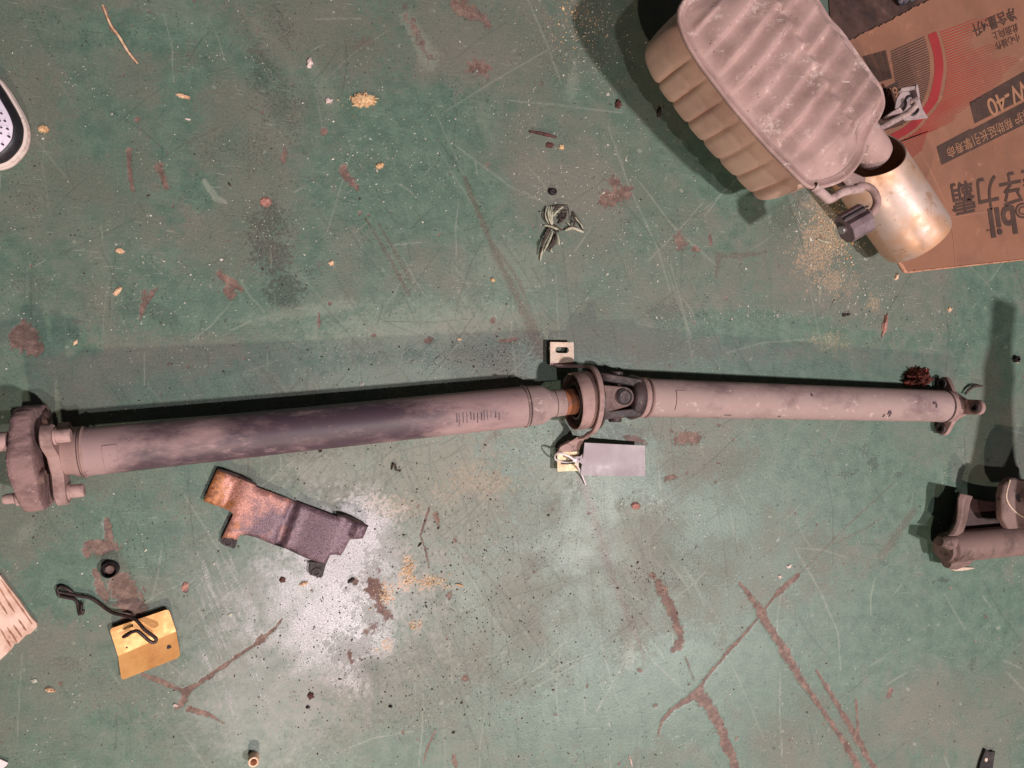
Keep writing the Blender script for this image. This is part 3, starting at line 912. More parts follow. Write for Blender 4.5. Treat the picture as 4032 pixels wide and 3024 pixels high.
def sweep_strap(pts, th=.0046):
    mb = MB()
    vs, fs = [], []
    n = len(pts)
    for i, (x, y, z, w) in enumerate(pts):
        a, b = pts[max(i - 1, 0)], pts[min(i + 1, n - 1)]
        d = Vector((0, b[1] - a[1], b[2] - a[2])).normalized()
        nr = Vector((0, -d.z, d.y))
        if nr.z < 0 and abs(nr.z) > .2 and (i < 3 or i > n - 4):
            nr = -nr
        p = Vector((x, y, z))
        for sx_, sn in ((-1, -1), (1, -1), (1, 1), (-1, 1)):
            vs.append(p + Vector((sx_ * w / 2, 0, 0)) + nr * (sn * th / 2))
    for i in range(n - 1):
        for k in range(4):
            fs.append((4 * i + k, 4 * i + (k + 1) % 4, 4 * i + 4 + (k + 1) % 4, 4 * i + 4 + k))
    fs += [(3, 2, 1, 0), (4 * n - 4, 4 * n - 3, 4 * n - 2, 4 * n - 1)]
    return mb.add(vs, fs)


sp = [(pc.x, p.y, p.z, .0072) for p in []]
arch = []
RB = .0488
for k in range(29):
    a = math.radians(-84 + 170 * k / 28)
    arch.append((pc.x, pc.y + RB * math.sin(-a), zc + RB * math.cos(a), .0074))
arch = arch[::1]          # from the upper side of the photo (y high) to the lower
yu, yl = foot_u.y, foot_l.y
fx = W(2212, 1393, .0135).x
yi = pc.y + .0496
upper = [(fx, yi + .0045, .0135, .0375), (fx + .001, yi + .0016, .0142, .0375), (fx + .004, yi + .0004, .0185, .034), (fx + .0125, yi, .0260, .024), (pc.x - .004, yi - .0004, .0360, .0120), (pc.x - .001, yi - .0008, .0440, .0082)]
lower = [(pc.x - .0005, yl + .0385, .0405, .0082), (pc.x - .003, yl + .0362, .0310, .0125), (pc.x - .009, yl + .0310, .0220, .022), (pc.x - .016, yl + .0235, .0155, .032), (pc.x - .0190, yl + .0150, .0135, .0340)]
sweep_strap(upper + arch + lower).build("bearing_bracket", M_DUST_TAN, shaft, angle=45, bevel=.0005)


def slotted_foot(c, w, d, sl, sw, yoff=0.0):
    """flat plate with an oblong slot"""
    mb = MB()
    n = 12
    inner, outer = [], []
    for k in range(4 * n):
        a = 2 * math.pi * k / (4 * n)
        ca_, sa_ = math.cos(a), math.sin(a)
        inner.append(((sl - sw) / 2 * (1 if ca_ > 0 else -1) * (1 if abs(ca_) > 1e-6 else 0) + sw / 2 * ca_, yoff + sw / 2 * sa_))
        m = 1 / max(abs(ca_), abs(sa_))
        outer.append((w / 2 * max(-1, min(1, ca_ * m)), d / 2 * max(-1, min(1, sa_ * m))))
    z0, z1 = .0118, .0150
    N = 4 * n
    vs = [(c.x + p[0], c.y + p[1], z) for z in (z0, z1) for ring in (inner, outer) for p in ring]
    fs = []
    for k in range(N):
        k2 = (k + 1) % N
        fs.append((2 * N + k, 3 * N + k, 3 * N + k2, 2 * N + k2))
        fs.append((k, k2, N + k2, N + k))
        fs.append((k, 2 * N + k, 2 * N + k2, k2))
        fs.append((N + k, N + k2, 3 * N + k2, 3 * N + k))
    return mb.add(vs, fs)


f1 = Vector((fx, W(2212, 1393, .0135).y, 0))
slotted_foot(f1, .0375, .0345, .0215, .0092, .0055).build("bracket_foot", M_ZINC, shaft, angle=30)
f2 = Vector((pc.x - .0190, yl, 0))
slotted_foot(f2, .0340, .029, .0235, .0066, -.001).build("bracket_foot", M_YZINC, shaft, angle=30, label="yellowish slotted foot under the white tag")
MB().lathe(ML, [(tr1 + .0035, .043), (tr1 + .0035, .0450), (tr1 + .0062, .0450), (tr1 + .0062, .03)], 72, False, False).build("bearing_backplate", M_OILY, shaft)

# universal joint
uj = RP0


def ear(M, t0, t1, width, r_out, thick, side, round_r, taper=1.0):
    """fork arm: side 'up','down','left','right'; slab curved over the joint, rounded at the end t1"""
    mb = MB()
    sgn = 1 if t1 > t0 else -1
    pts = [(t0, -width * taper / 2), (t1 - sgn * round_r, -round_r)]
    for k in range(1, 12):
        a = -math.pi / 2 + math.pi * k / 12
        pts.append((t1 - sgn * round_r + sgn * round_r * math.cos(a), round_r * math.sin(a)))
    pts += [(t1 - sgn * round_r, round_r), (t0, width * taper / 2)]
    # subdivide arm sides
    n = len(pts)
    R = {"up": 0, "low": math.pi / 2, "down": math.pi, "high": -math.pi / 2}[side]
    vs = []
    for rr in (r_out - thick, r_out):
        for (t, w) in pts:
            drop = (math.sqrt(max(.0345 ** 2 - w * w, 0)) - .0345) * .9
            q = Vector((t, w, rr + drop))
            q = Matrix.Rotation(R, 4, 'X') @ q
            vs.append(M @ q)
    fs = [tuple(range(n - 1, -1, -1)), tuple(range(n, 2 * n))] + [(i, (i + 1) % n, n + (i + 1) % n, n + i) for i in range(n)]
    if sgn < 0:
        fs = [f[::-1] for f in fs]
    return mb.add(vs, fs)


MLu = ML.copy()
MLu.translation = uj
fork_l = MB()
for s_ in ("up", "down"):
    e = ear(MLu, -.040, .0155, .044, .0300, .010, s_, .0150, 1.0)
    fork_l.add(e.v, e.f)
fork_l.lathe(MLu, [(-.052, .018), (-.046, .0285), (-.034, .0285), (-.028, .020), (-.026, .0)], 48)
fork_l.build("joint_fork", M_OILY_TAN, shaft, angle=40, bevel=.0012, label="left fork of the universal joint")
fork_r = MB()
for s_ in ("low", "high"):
    e = ear(MR, .030, -.032, .050, .0365, .012, s_, .0165, 1.0)
    fork_r.add(e.v, e.f)
fork_r.lathe(MR, [(.014, .010), (.0155, .022), (.019, .0305), (.026, .0335), (.033, .0318), (.0385, .0296)], 64)
fork_r.build("joint_fork", M_OILY, shaft, angle=40, bevel=.0016, label="dark right fork of the universal joint")
cx_ = MB()
for R_ in (0, math.pi / 2):
    Mx = MR @ Matrix.Rotation(R_, 4, 'X') @ Matrix.Rotation(-math.pi / 2, 4, 'Y')
    cx_.lathe(Mx, [(-.029, .0075), (.029, .0075)], 24)
cx_.build("joint_cross", M_OILY, shaft)
for R_, rr in ((0, .0312), (math.pi, .0312), (math.pi / 2, .0375), (-math.pi / 2, .0375)):
    Mx = MR @ Matrix.Rotation(R_, 4, 'X') @ Matrix.Rotation(-math.pi / 2, 4, 'Y')
    MB().lathe(Mx, [(rr - .012, .0098), (rr - .0012, .0098), (rr, .0086)], 36).build("bearing_cap", M_OILY, shaft, label="round bearing cap on top of the joint" if R_ == 0 else None)
    if R_ == 0:
        mb = MB()
        mb.lathe(Mx, [(rr - .0022, .0104), (rr - .0006, .0104), (rr - .0006, .0118), (rr - .0022, .0118)], 36, False, False)
        mb.build("snap_ring", M_RUBBER_BLACK, shaft)

# right tube
tq0, tq1 = tr(2536), tr(3712)
MB().lathe(MR, [(.036, .0290), (.0385, .0302), (tq0 - .004, .0302), (tq0 - .0018, .0296)], 64).build("tube_collar", M_DUST_TAN, shaft)
MB().lathe(MR, [(tq0 - .0016, RT + .0002), (tq0 + .0018, RT + .0002)], 64).build("seam", M_SEAM, shaft)
weld(MR, tq0 + .003, RT).build("weld_bead", M_DUST_TAN, shaft)
MB().lathe(MR, [(tq0 + .0018, RT), (tq0 + .03, RT), (tq1, RT - .0014)], 64).build("front_tube", M_DUST, shaft, label="right tube with even pale dust")
patch(MR, tr(2626), tr(2664), math.radians(-24), math.radians(36), RT + .0003, RT + .0016).build("balance_weight", M_DUST, shaft, bevel=.0004)
weld(MR, tq1 - .001, RT - .0016).build("weld_bead", M_SEAM, shaft)
ARMR = [math.radians(0), math.radians(120), math.radians(240)]
te = tr(3753)
MB().lathe(MR, [(tq1, RT - .0012), (te - .006, RT - .002), (te - .002, .0245), (te + .002, .0220), (te + .010, .0200), (te + .0102, .0)], 64).build("end_collar", M_DUST_TAN, shaft)
spider(MR, te, te + .008, .0225, .0450, .0128, ARMR).build("end_flange", M_DUST_TAN, shaft, angle=30)
for am in ARMR:
    c = on_tube(MR, 0, am, .0450)
    Mb = MR.copy()
    Mb.translation = c
    MB().lathe(Mb, [(te - .0012, .0094), (te - .0046, .0094), (te - .0046, .0056), (te + .001, .0050)], 28, False, False).build("bolt_sleeve", M_OILY, shaft)
    MB().lathe(Mb, [(te - .0006, .0050), (te - .0012, .0)], 20, False, False).build("bolt_hole", M_RUBBER_BLACK, shaft)

# ------------------------------------------------------------------ the rear muffler with its tailpipe
ZR = .185
RIM_S = [(2690, 0), (2668, 65), (2693, 154), (2748, 249), (2810, 332), (2872, 413), (2934, 486), (2996, 557), (3046, 610), (3096, 661), (3145, 710), (3187, 740),
         (3245, 738), (3308, 716), (3352, 682), (3385, 639), (3402, 600), (3412, 555), (3440, 500), (3468, 452), (3480, 405), (3466, 345), (3425, 285), (3390, 236),
         (3352, 180), (3308, 120), (3264, 72), (3225, 9), (3180, -60), (3120, -120), (3040, -165), (2950, -175), (2860, -150), (2780, -95)]
rim = smooth_path([W(x, y, ZR) for x, y in RIM_S], 8, True)
mo = sum(rim, Vector()) / len(rim)
muffler = thing("muffler", "big ribbed grey exhaust muffler with flat seam rim, lying by the printed carton", "muffler", (mo.x, mo.y, 0))
ax = (W(3290, 730, ZR) - W(2790, -60, ZR)).normalized()
ay = Vector((-ax.y, ax.x, 0))
if ay.x < 0:
    ay = -ay
# resample the rim evenly
acc, total = [0.0], 0.0
nR = len(rim)
for i in range(nR):
    total += (rim[(i + 1) % nR] - rim[i]).length
    acc.append(total)


def resample(n):
    out, j = [], 0
    for k in range(n):
        s = total * k / n
        while acc[j + 1] < s:
            j += 1
        t = (s - acc[j]) / max(acc[j + 1] - acc[j], 1e-9)
        out.append(rim[j].lerp(rim[(j + 1) % nR], t))
    return out


NP = 360


def smooth_s(x):
    x = max(0.0, min(1.0, x))
    return x * x * (3 - 2 * x)


ring = resample(NP)
area = sum(ring[i].x * ring[(i + 1) % NP].y - ring[(i + 1) % NP].x * ring[i].y for i in range(NP))
if area < 0:
    ring = ring[::-1]
norm = []
for i in range(NP):
    d = ring[(i + 3) % NP] - ring[i - 3]
    norm.append(Vector((d.y, -d.x, 0)).normalized())
RIBP = .0312


def rib_wave(s):
    """0 at a crease, 1 on the crest of a rib"""
    f = (s / .0372) % 1.0
    return 1 - abs(2 * f - 1) ** 5


def shell_ring(off, z, amp):
    vs = []
    for p, n in zip(ring, norm):
        s = (p - mo).dot(ax)
        side = abs(n.dot(ay))
        k = .75 * amp * (1 - rib_wave(s + .004)) * min(1, side * 1.4) * smooth_s((s + .155) / .03)
        vs.append(Vector((p.x, p.y, 0)) + n * (off - k) + Vector((0, 0, z)))
    return vs


def rings_mesh(levels, cap_last=False):
    mb = MB()
    vs, fs = [], []
    for lv in levels:
        vs += shell_ring(lv[0], lv[1] * 1.186 + ZR - .140, lv[2])
    for k in range(len(levels) - 1):
        for i in range(NP):
            fs.append((k * NP + i, k * NP + (i + 1) % NP, (k + 1) * NP + (i + 1) % NP, (k + 1) * NP + i))
    if cap_last:
        fs.append(tuple(range((len(levels) - 1) * NP, len(levels) * NP)))
    return mb.add(vs, fs)


low = [(-.052, .002, 0), (-.040, .0030, .001)]
for k in range(15):
    q = -1 + 2 * k / 14
    low.append((-.0085 - .020 * abs(q) ** 3.2 - (.012 * abs(q) ** 6 if q < 0 else 0), .047 + .045 * (q * (1.35 - .35 * q * q)), .0095 * (1 - q * q) ** .6))
low += [(-.0285, .0955, 0), (-.0285, .100, 0), (-.0270, .106, 0), (-.022, .1115, 0), (-.012, .1140, 0), (-.0005, .1148, 0)]
rings_mesh(low).build("lower_shell", M_MUFF_SIDE, muffler, angle=70)
rings_mesh([(-.0115, .1150, 0), (-.0005, .1150, 0), (.0008, .1160, 0), (.0010, .1185, 0), (-.0002, .1205, 0), (-.0022, .1208, 0), (-.0045, .1195, 0), (-.0065, .1180, 0), (-.0115, .1170, 0)]
           ).build("seam_rim", M_MUFF, muffler, angle=60)


def muffler_top():
    """pressed upper shell: height field over the rim outline, staggered ribs"""
    mb = MB()
    NB, NL = 110, 46
    cen = mo
    # rays towards the spine of the outline: interpolate each rim point to the nearest spine point
    smin = min((p - cen).dot(ax) for p in ring) + .085
    smax = max((p - cen).dot(ax) for p in ring) - .085
    tmid = (min((p - cen).dot(ay) for p in ring) + max((p - cen).dot(ay) for p in ring)) / 2
    vs, fs = [], []
    for j in range(NL + 1):
        q = j / NL
        for i in range(NP):
            p = ring[i] - norm[i] * .0045
            s = (p - cen).dot(ax)
            spn = cen + ax * max(smin, min(smax, s)) + ay * tmid
            w = p.lerp(Vector((spn.x, spn.y, ZR)), q)
            e = (Vector((w.x, w.y, 0)) - Vector((p.x, p.y, 0))).length
            sw, tw_ = (w - cen).dot(ax), (w - cen).dot(ay) - tmid
            h = -.0025 + .0185 * smooth_s(e / (.055 - .036 * max(0, norm[i].dot(ay)))) + .003 * smooth_s(e / .08)
            env = smooth_s((e - .006) / .022)
            half = smooth_s((tw_ - .022) / .006 + .5)
            sk = sw + .22 * tw_
            f1, f2 = (sk / RIBP) % 1.0, (sk / RIBP + .5) % 1.0
            r1, r2 = saw(f1), saw(f2)
            endf = smooth_s((smax + .045 - sw) / .02) * smooth_s((sw - smin + .050) / .02)
            h += (.0076 + .0020 * math.sin(sk * 61 + 2 * half)) * env * endf * (r1 * (1 - half) + r2 * half)
            vs.append(Vector((w.x, w.y, ZR - .0005 + h)))
    for j in range(NL):
        for i in range(NP):
            fs.append((j * NP + i, j * NP + (i + 1) % NP, (j + 1) * NP + (i + 1) % NP, (j + 1) * NP + i))
    return mb.add(vs, fs)


def saw(f):
    return smooth_s(f / .84) if f < .84 else 1 - smooth_s((f - .84) / .16)


muffler_top().build("upper_shell", M_MUFF, muffler, angle=75)

# outlet pipe and wide tip
e1 = W(3612, 944, .060)
e0 = W(3440, 692, .072)
d_tip = (e1 - e0).normalized()
MT = axis_frame(e0, d_tip)
Lt = (e1 - e0).length
M_TIP = NT("stained_steel_tip")
_n = M_TIP
_c = _n.mix(_n.ramp(_n.noise(9, 4, .6), .42, .66), srgb(206, 184, 174), srgb(208, 158, 120))
_c = _n.mix(_n.ramp(_n.noise(26, 5, .7), .56, .74), _c, srgb(176, 134, 104))
_c = _n.mix(_n.math('MULTIPLY', _n.ramp(_n.voronoi(170), .2, .12), _n.ramp(_n.noise(22, 3), .5, .6)), _c, srgb(130, 84, 58))
_n.put(_n.b.inputs["Base Color"], _c)
_n.b.inputs["Metallic"].default_value = .35
_n.link(_n.ramp(_n.noise(30, 5), .3, .7, .38, .6), _n.b.inputs["Roughness"])
_n.link(_n.bump(_n.noise(120, 5), .12), _n.b.inputs["Normal"])
M_TIP = _n.m
RTIP = .0585


def cut(a, k):
    """slanted, saddle-shaped opening"""
    return 0


def tip():
    mb = MB()
    seg, nL = 72, 14
    vs, fs = [], []
    for wall, r0 in ((0, RTIP), (1, RTIP - .0022)):
        for k in range(nL + 1):
            for j in range(seg):
                a = 2 * math.pi * j / seg            # 0 = top
                st = -.047 + .040 * math.cos(a - .15) * (1 if math.cos(a) > 0 else .3)
                t = st + (Lt - st) * k / nL
                r = r0 * (1 - .05 * smooth_s((t / Lt - .93) / .07) * (0 if k < nL else 1))
                vs.append(MT @ Vector((t, r * math.sin(a), r * math.cos(a))))
    off = (nL + 1) * seg
    for k in range(nL):
        for j in range(seg):
            j2 = (j + 1) % seg
            fs.append((k * seg + j, (k + 1) * seg + j, (k + 1) * seg + j2, k * seg + j2))
            fs.append((off + k * seg + j, off + k * seg + j2, off + (k + 1) * seg + j2, off + (k + 1) * seg + j))
    for j in range(seg):
        j2 = (j + 1) % seg
        fs.append((j, j2, off + j2, off + j))
        fs.append((nL * seg + j, off + nL * seg + j, off + nL * seg + j2, nL * seg + j2))
    return mb.add(vs, fs)


tip().build("tailpipe_tip", M_TIP, muffler, angle=40, label="wide heat-tinted steel tailpipe tip")
MB().lathe(MT, [(Lt * .45, RTIP - .0025), (Lt * .46, .0)], 60, False, False).build("tip_baffle", M_PIPEDARK, muffler)
o0, o1 = W(3345, 478, .110), W(3452, 622, .084)
MO = axis_frame(o0, o1 - o0)
Lo = (o1 - o0).length
MB().lathe(MO, [(0, .030), (Lo * .8, .030), (Lo * .93, .028), (Lo, .023)], 48, False, False).build("outlet_pipe", M_MUFF, muffler)
MB().lathe(MO, [(Lo, .023), (Lo - .004, .0)], 40, False, False).build("outlet_bore", M_PIPEDARK, muffler)
gus = [W(3290, 700, .135), W(3350, 672, .135), W(3412, 700, .135), W(3408, 722, .135), W(3380, 735, .135), W(3320, 728, .135)]
MB().slab(gus, .012).build("end_gusset", M_MUFF, muffler, bevel=.002)

# lower hanger: hollow stub, bent rod and rubber block
hz = .178
stub0, elbow = W(3203, 733, hz + .006), W(3263, 786, hz)
rod_path = smooth_path([elbow, W(3284, 776, hz), W(3305, 762, hz), W(3334, 752, hz), W(3394, 741, hz)], 6)
mb = MB()
mb.tube([stub0, stub0.lerp(elbow, .5), elbow], .0068, 16, False)
d_ = (stub0 - elbow).normalized()
mb.tube([stub0 + d_ * .0002, stub0 - d_ * .012], [.0054, .0054], 16, False)
mb.build("hanger_stub", M_HANGER, muffler)
MB().tube([stub0 - d_ * .0065, stub0 - d_ * .0075], .0056, 16).build("stub_bore", M_PIPEDARK, muffler)
mb = MB()
mb.tube([elbow + d_ * .002, elbow - d_ * .003] , [.0068, .0055], 16)
mb.tube(rod_path, .0064, 14)
mb.build("hanger_rod", M_HANGER, muffler)
hook = smooth_path([W(3370, 738, hz), W(3398, 733, hz), W(3425, 740, hz), W(3444, 760, hz), W(3453, 790, hz), W(3446, 820, hz), W(3426, 845, hz - .004)], 6)
MB().tube(hook, .0058, 14).build("hanger_hook", M_DUST_TAN, muffler)
b0, b1 = W(3421, 846, hz - .006), W(3324, 900, hz - .012)
MBk = axis_frame(b0, b1 - b0)
Lb = (b1 - b0).length
MB().lathe(MBk, [(0, .0095), (.0018, .0095)], 28).build("hanger_washer", M_DUST_TAN, muffler)
mb = MB()
hexo = [(-.021, .004), (-.017, .014), (-.004, .018), (.004, .0165), (.008, .009), (.0175, .0055), (.020, -.004), (.012, -.016), (-.012, -.018), (-.020, -.008)]
vs, fs = [], []
for t in (.006, Lb * .48, Lb * .5, Lb * .52, Lb):
    k = .95 if abs(t - Lb * .5) < 1e-6 else 1.0
    for (y, z) in hexo:
        vs.append(MBk @ Vector((t, -y * k * 1.08, z * k)))
n_ = len(hexo)
for q in range(4):
    for i in range(n_):
        fs.append((q * n_ + i, q * n_ + (i + 1) % n_, (q + 1) * n_ + (i + 1) % n_, (q + 1) * n_ + i))
fs += [tuple(range(n_ - 1, -1, -1)), tuple(range(4 * n_, 5 * n_))]
mb.add(vs, [f[::-1] for f in fs])
M_BLOCK = mat("grey_rubber_block", srgb(128, 108, 112), srgb(100, 82, 88), 60, .4, .7, rough=.6, bump=.15)
mb.build("hanger_block", M_BLOCK, muffler, angle=20, bevel=.0008, label="grey rubber hanger block with a bolt through it")
MB().lathe(MBk, [(Lb, .0062), (Lb + .006, .0062), (Lb + .0065, .005)], 20).build("hanger_bolt", mat("bright_bolt", srgb(190, 182, 184), rough=.35, metal=.7, bump=.05), muffler)
slot = MB()
slot.box(MBk @ Matrix.Translation((Lb * .52, -.0135, .0077)), Lb * .96, .0022, .006)
slot.build("block_slot", M_RUBBER_BLACK, muffler)

# upper hanger: rod curling round a pressed bracket
uz = .062
rod = smooth_path([W(3380, 545, .125), W(3420, 528, .112), W(3485, 494, .085), W(3553, 458, uz), W(3584, 438, uz + .004), W(3604, 415, uz + .006), W(3600, 401, uz + .004), W(3584, 403, uz)], 6)
MB().tube(rod, .0052, 14).build("hanger_rod", M_HANGER, muffler)
M_BRK = mat("grey_bracket", srgb(176, 158, 158), srgb(150, 132, 132), 60, .4, .7, rough=.8, bump=.3)
pl = [(3528, 404), (3533, 386), (3545, 368), (3562, 358), (3607, 352), (3616, 372), (3622, 392), (3634, 430), (3655, 464), (3610, 470), (3562, 475), (3540, 452), (3525, 425)]
MB().slab([W(x, y, .050) for x, y in pl], .003).build("hanger_bracket", M_BRK, muffler, bevel=.0006)
MB().slab([W(x, y, .060) for x, y in [(3550, 345), (3608, 336), (3610, 350), (3562, 358), (3548, 356)]], .010).build("bracket_lip", M_BRK, muffler, bevel=.001)
MB().slab([W(x, y, .062) for x, y in [(3610, 328), (3617, 345), (3622, 385), (3614, 380), (3606, 350)]], .012).build("bracket_lip", M_BRK, muffler)
ctr = W(3590, 412, .0512)
arc_ = [Vector((ctr.x + .0145 * math.cos(a * .2), ctr.y + .0145 * math.sin(a * .2), .0512)) for a in range(3, 14)]
MB().tube(arc_, [.0008] + [.0022] * 9 + [.0008], 8).build("bracket_slot", M_RUBBER_BLACK, muffler)
arc_ = [Vector((ctr.x + .0145 * math.cos(a * .2), ctr.y + .0165 * math.sin(a * .2), .0512)) for a in range(23, 31)]
MB().tube(arc_, [.0008] + [.0024] * 6 + [.0008], 8).build("bracket_slot", M_RUBBER_BLACK, muffler)
strapb = [W(3478, 466, .058), W(3510, 440, .060), (W(3545, 420, .064)), W(3560, 440, .064), W(3548, 462, .060), W(3515, 466, .058), W(3490, 472, .058)]
MB().slab(strapb, .006).build("hanger_strap", M_HANGER, muffler, bevel=.0015)

# ------------------------------------------------------------------ the flattened printed carton
M_CARD = mat("brown_cardboard", srgb(150, 104, 82), srgb(132, 92, 74), 7, .38, .66, srgb(162, 116, 92), 40, .58, .72, .85, bump=.12, bscale=70)
M_CARD_EDGE = mat("torn_card_edge", srgb(206, 152, 124), srgb(170, 120, 96), 120, .4, .65, rough=.9, bump=.5)
ZC = .0052
ct = [(3300, 178), (3345, 160), (3440, 112), (3500, 84), (3560, 50), (3600, 28), (3662, 0), (3800, -75), (4150, -240), (4400, -200), (4400, 850), (3760, 915), (3742, 900),
      (3560, 640), (3440, 520), (3330, 330)]
carton = thing("cardboard_carton", "flattened brown cardboard carton with black and red print under the tailpipe", "carton", tuple(W(3800, 500)))


def card_panel(pts, z, th, rag_idx=()):
    out = []
    for i, p in enumerate(pts):
        q = pts[(i + 1) % len(pts)]
        out.append(W(*p, z))
        if i in rag_idx:
            n = 9
            for k in range(1, n):
                t = k / n
                out.append(W(p[0] + (q[0] - p[0]) * t + rnd.uniform(-3, 3), p[1] + (q[1] - p[1]) * t + rnd.uniform(-3.5, 3.5), z))
    return MB().slab(out, th)


card_panel(ct, ZC, .0040, (0, 1, 2, 3, 4, 5, 6)).build("panel", M_CARD, carton, smooth=False)
fl = [(3440, 560), (3566, 640), (3748, 888), (3762, 903), (4400, 836), (4400, 985), (4032, 1018), (3800, 1043), (3640, 1060), (3580, 1067), (3566, 1064), (3556, 1046), (3541, 1030), (3535, 1010), (3380, 800)]
card_panel(fl, ZC - .0004, .0046, (8, 10, 12)).build("flap", M_CARD, carton, smooth=False)
edge = [W(x, y, ZC - .0030) for x, y in [(3528, 1000), (3532, 1016), (3540, 1034), (3552, 1050), (3562, 1068), (3574, 1072), (3640, 1064), (3800, 1047), (4060, 1019)]]
MB().tube(edge, [.003, .0036, .003, .0038, .003, .0022, .0014, .0014, .0014], 8).build("torn_edge", M_CARD_EDGE, carton)
M_CREASE = mat("card_crease", srgb(160, 114, 92), rough=.9)
MB().tube([W(3748, 893, ZC), W(3756, 960, ZC), W(3763, 1038, ZC)], .0011, 6, True, .5).build("crease", M_CREASE, carton)
MB().tube([W(3735, 856, ZC + .0002), W(3800, 846, ZC + .0002), W(3890, 834, ZC + .0002)], .0009, 6, True, .4).build("crease", M_CREASE, carton)
crb = [W(x, y, ZC) for x, y in [(3600, 560), (3660, 662), (3724, 800), (3745, 890)]]
MB().tube(crb, .0012, 6, True, .4).build("crease", M_CREASE, carton)

M_INK = mat("black_ink", srgb(70, 50, 44), srgb(84, 62, 54), 40, .4, .7, rough=.75, bump=.05)
M_RED = mat("red_ink", srgb(160, 48, 50), srgb(146, 40, 44), 20, .4, .7, rough=.75, bump=.05)
M_REDL = mat("red_line_ink", srgb(156, 66, 54), rough=.8, bump=.0)
M_KRAFT = mat("bare_card", srgb(166, 120, 92), rough=.85, bump=.0)
ZP = ZC + .0005


def flat(name, polys, m, z=ZP, **kw):
    mb = MB()
    for p in polys:
        pts = [W(x, y, z) for x, y in p]
        a = sum(pts[i].x * pts[(i + 1) % len(pts)].y - pts[(i + 1) % len(pts)].x * pts[i].y for i in range(len(pts)))
        mb.add(pts if a > 0 else pts[::-1], [tuple(range(len(pts)))])
    return mb.build(name, m, carton, smooth=False, **kw)


outer = [(3686, 123), (3697, 155), (3705, 186), (3711, 217), (3715, 248), (3715, 275), (3712, 299), (3704, 350), (3692, 396), (3672, 425), (3648, 452), (3628, 480), (3604, 506), (3567, 532), (3527, 552), (3500, 562)]
inner = [(3653, 137), (3664, 170), (3674, 205), (3678, 232), (3680, 260), (3680, 286), (3677, 311), (3668, 354), (3654, 396), (3636, 424), (3614, 452), (3588, 478), (3558, 502), (3530, 518), (3505, 530), (3480, 538)]
flat("red_ring_print", [[outer[i], outer[i + 1], inner[i + 1], inner[i]] for i in range(len(outer) - 1)], M_RED)
# red lines fading to the right
polys = []


def arc_x(y, pts):
    for (x0, y0), (x1, y1) in zip(pts[:-1], pts[1:]):
        if y0 <= y <= y1:
            return x0 + (x1 - x0) * (y - y0) / (y1 - y0)
    return pts[-1][0]


gap = [(x + 15 - 4 * (i > 8), y + 3 + (4 if i > 8 else 0)) for i, (x, y) in enumerate(outer)]
for k in range(47):
    y = 128 + k * 10.0
    if y > 558:
        break
    x = arc_x(y, gap)
    L = [150, 240, 262, 200, 160, 130, 112, 104, 104, 106, 110, 180, 200, 190, 180, 185, 180, 200, 250, 270, 280, 290, 280, 260, 250, 235, 240, 236, 230, 222, 214, 206,
         196, 184, 172, 160, 150, 138, 140, 150, 160, 150, 140, 150, 160, 150, 140][k]
    sl = -.372 + .0012 * k
    n = 3
    for q in range(n):
        xa, xb = x + L * q / n, x + L * (q + 1) / n
        wa, wb = 2.9 * (1 - .75 * q / n), 2.9 * (1 - .75 * (q + 1) / n)
        polys.append([(xa, y + (xa - x) * sl - wa), (xb, y + (xb - x) * sl - wb), (xb, y + (xb - x) * sl + wb), (xa, y + (xa - x) * sl + wa)])
for k in range(9):
    y = 566 + k * 9
    x = 3524 + k * 5
    polys.append([(x, y - 2.4), (x + 130 - k * 8, y - 50 - 1), (x + 130 - k * 8, y - 48 + 1), (x, y + 2.4)])
flat("red_line_print", polys, M_REDL)
# dark hatching inside the ring
polys = []
for k in range(38):
    y = 146 + k * 9.3
    xr = arc_x(y, [(p[0] - 17, p[1]) for p in inner])
    if y > 500:
        break
    xl = (3507 + (y - 146) * .155) if y < 290 else 3400
    sl = -.44 + .004 * k
    if xr - xl < 10:
        continue
    yl_ = y - (xr - xl) * sl
    polys.append([(xl, yl_ - 2.9), (xr, y - 2.3), (xr, y + 2.3), (xl, yl_ + 2.9)])
flat("hatch_print", polys, M_INK)
bars = []
x = 0.0
while x < 1:
    w_ = rnd.choice([.010, .014, .022, .03])
    a_, b_ = x, min(x + w_, 1)
    tlc, trc, blc, brc = (3396, 222), (3490, 196), (3455, 326), (3514, 308)
    bars.append([(tlc[0] + (trc[0] - tlc[0]) * a_, tlc[1] + (trc[1] - tlc[1]) * a_), (tlc[0] + (trc[0] - tlc[0]) * b_, tlc[1] + (trc[1] - tlc[1]) * b_),
                 (blc[0] + (brc[0] - blc[0]) * b_, blc[1] + (brc[1] - blc[1]) * b_), (blc[0] + (brc[0] - blc[0]) * a_, blc[1] + (brc[1] - blc[1]) * a_)])
    x += w_ + rnd.choice([.008, .012, .02])
flat("barcode", bars, M_INK)
flat("dark_panel_print", [[(3817, 403), (4120, 232), (4120, 345), (3838, 486)]], M_INK)
flat("banner_print", [[(3688, 577), (3823, 506), (3826, 510), (4120, 356), (4120, 448), (3707, 650)]], M_INK)
flat("dark_patch_print", [[(3470, 352), (3534, 320), (3540, 360), (3482, 384)]], M_INK, ZP - .0002)


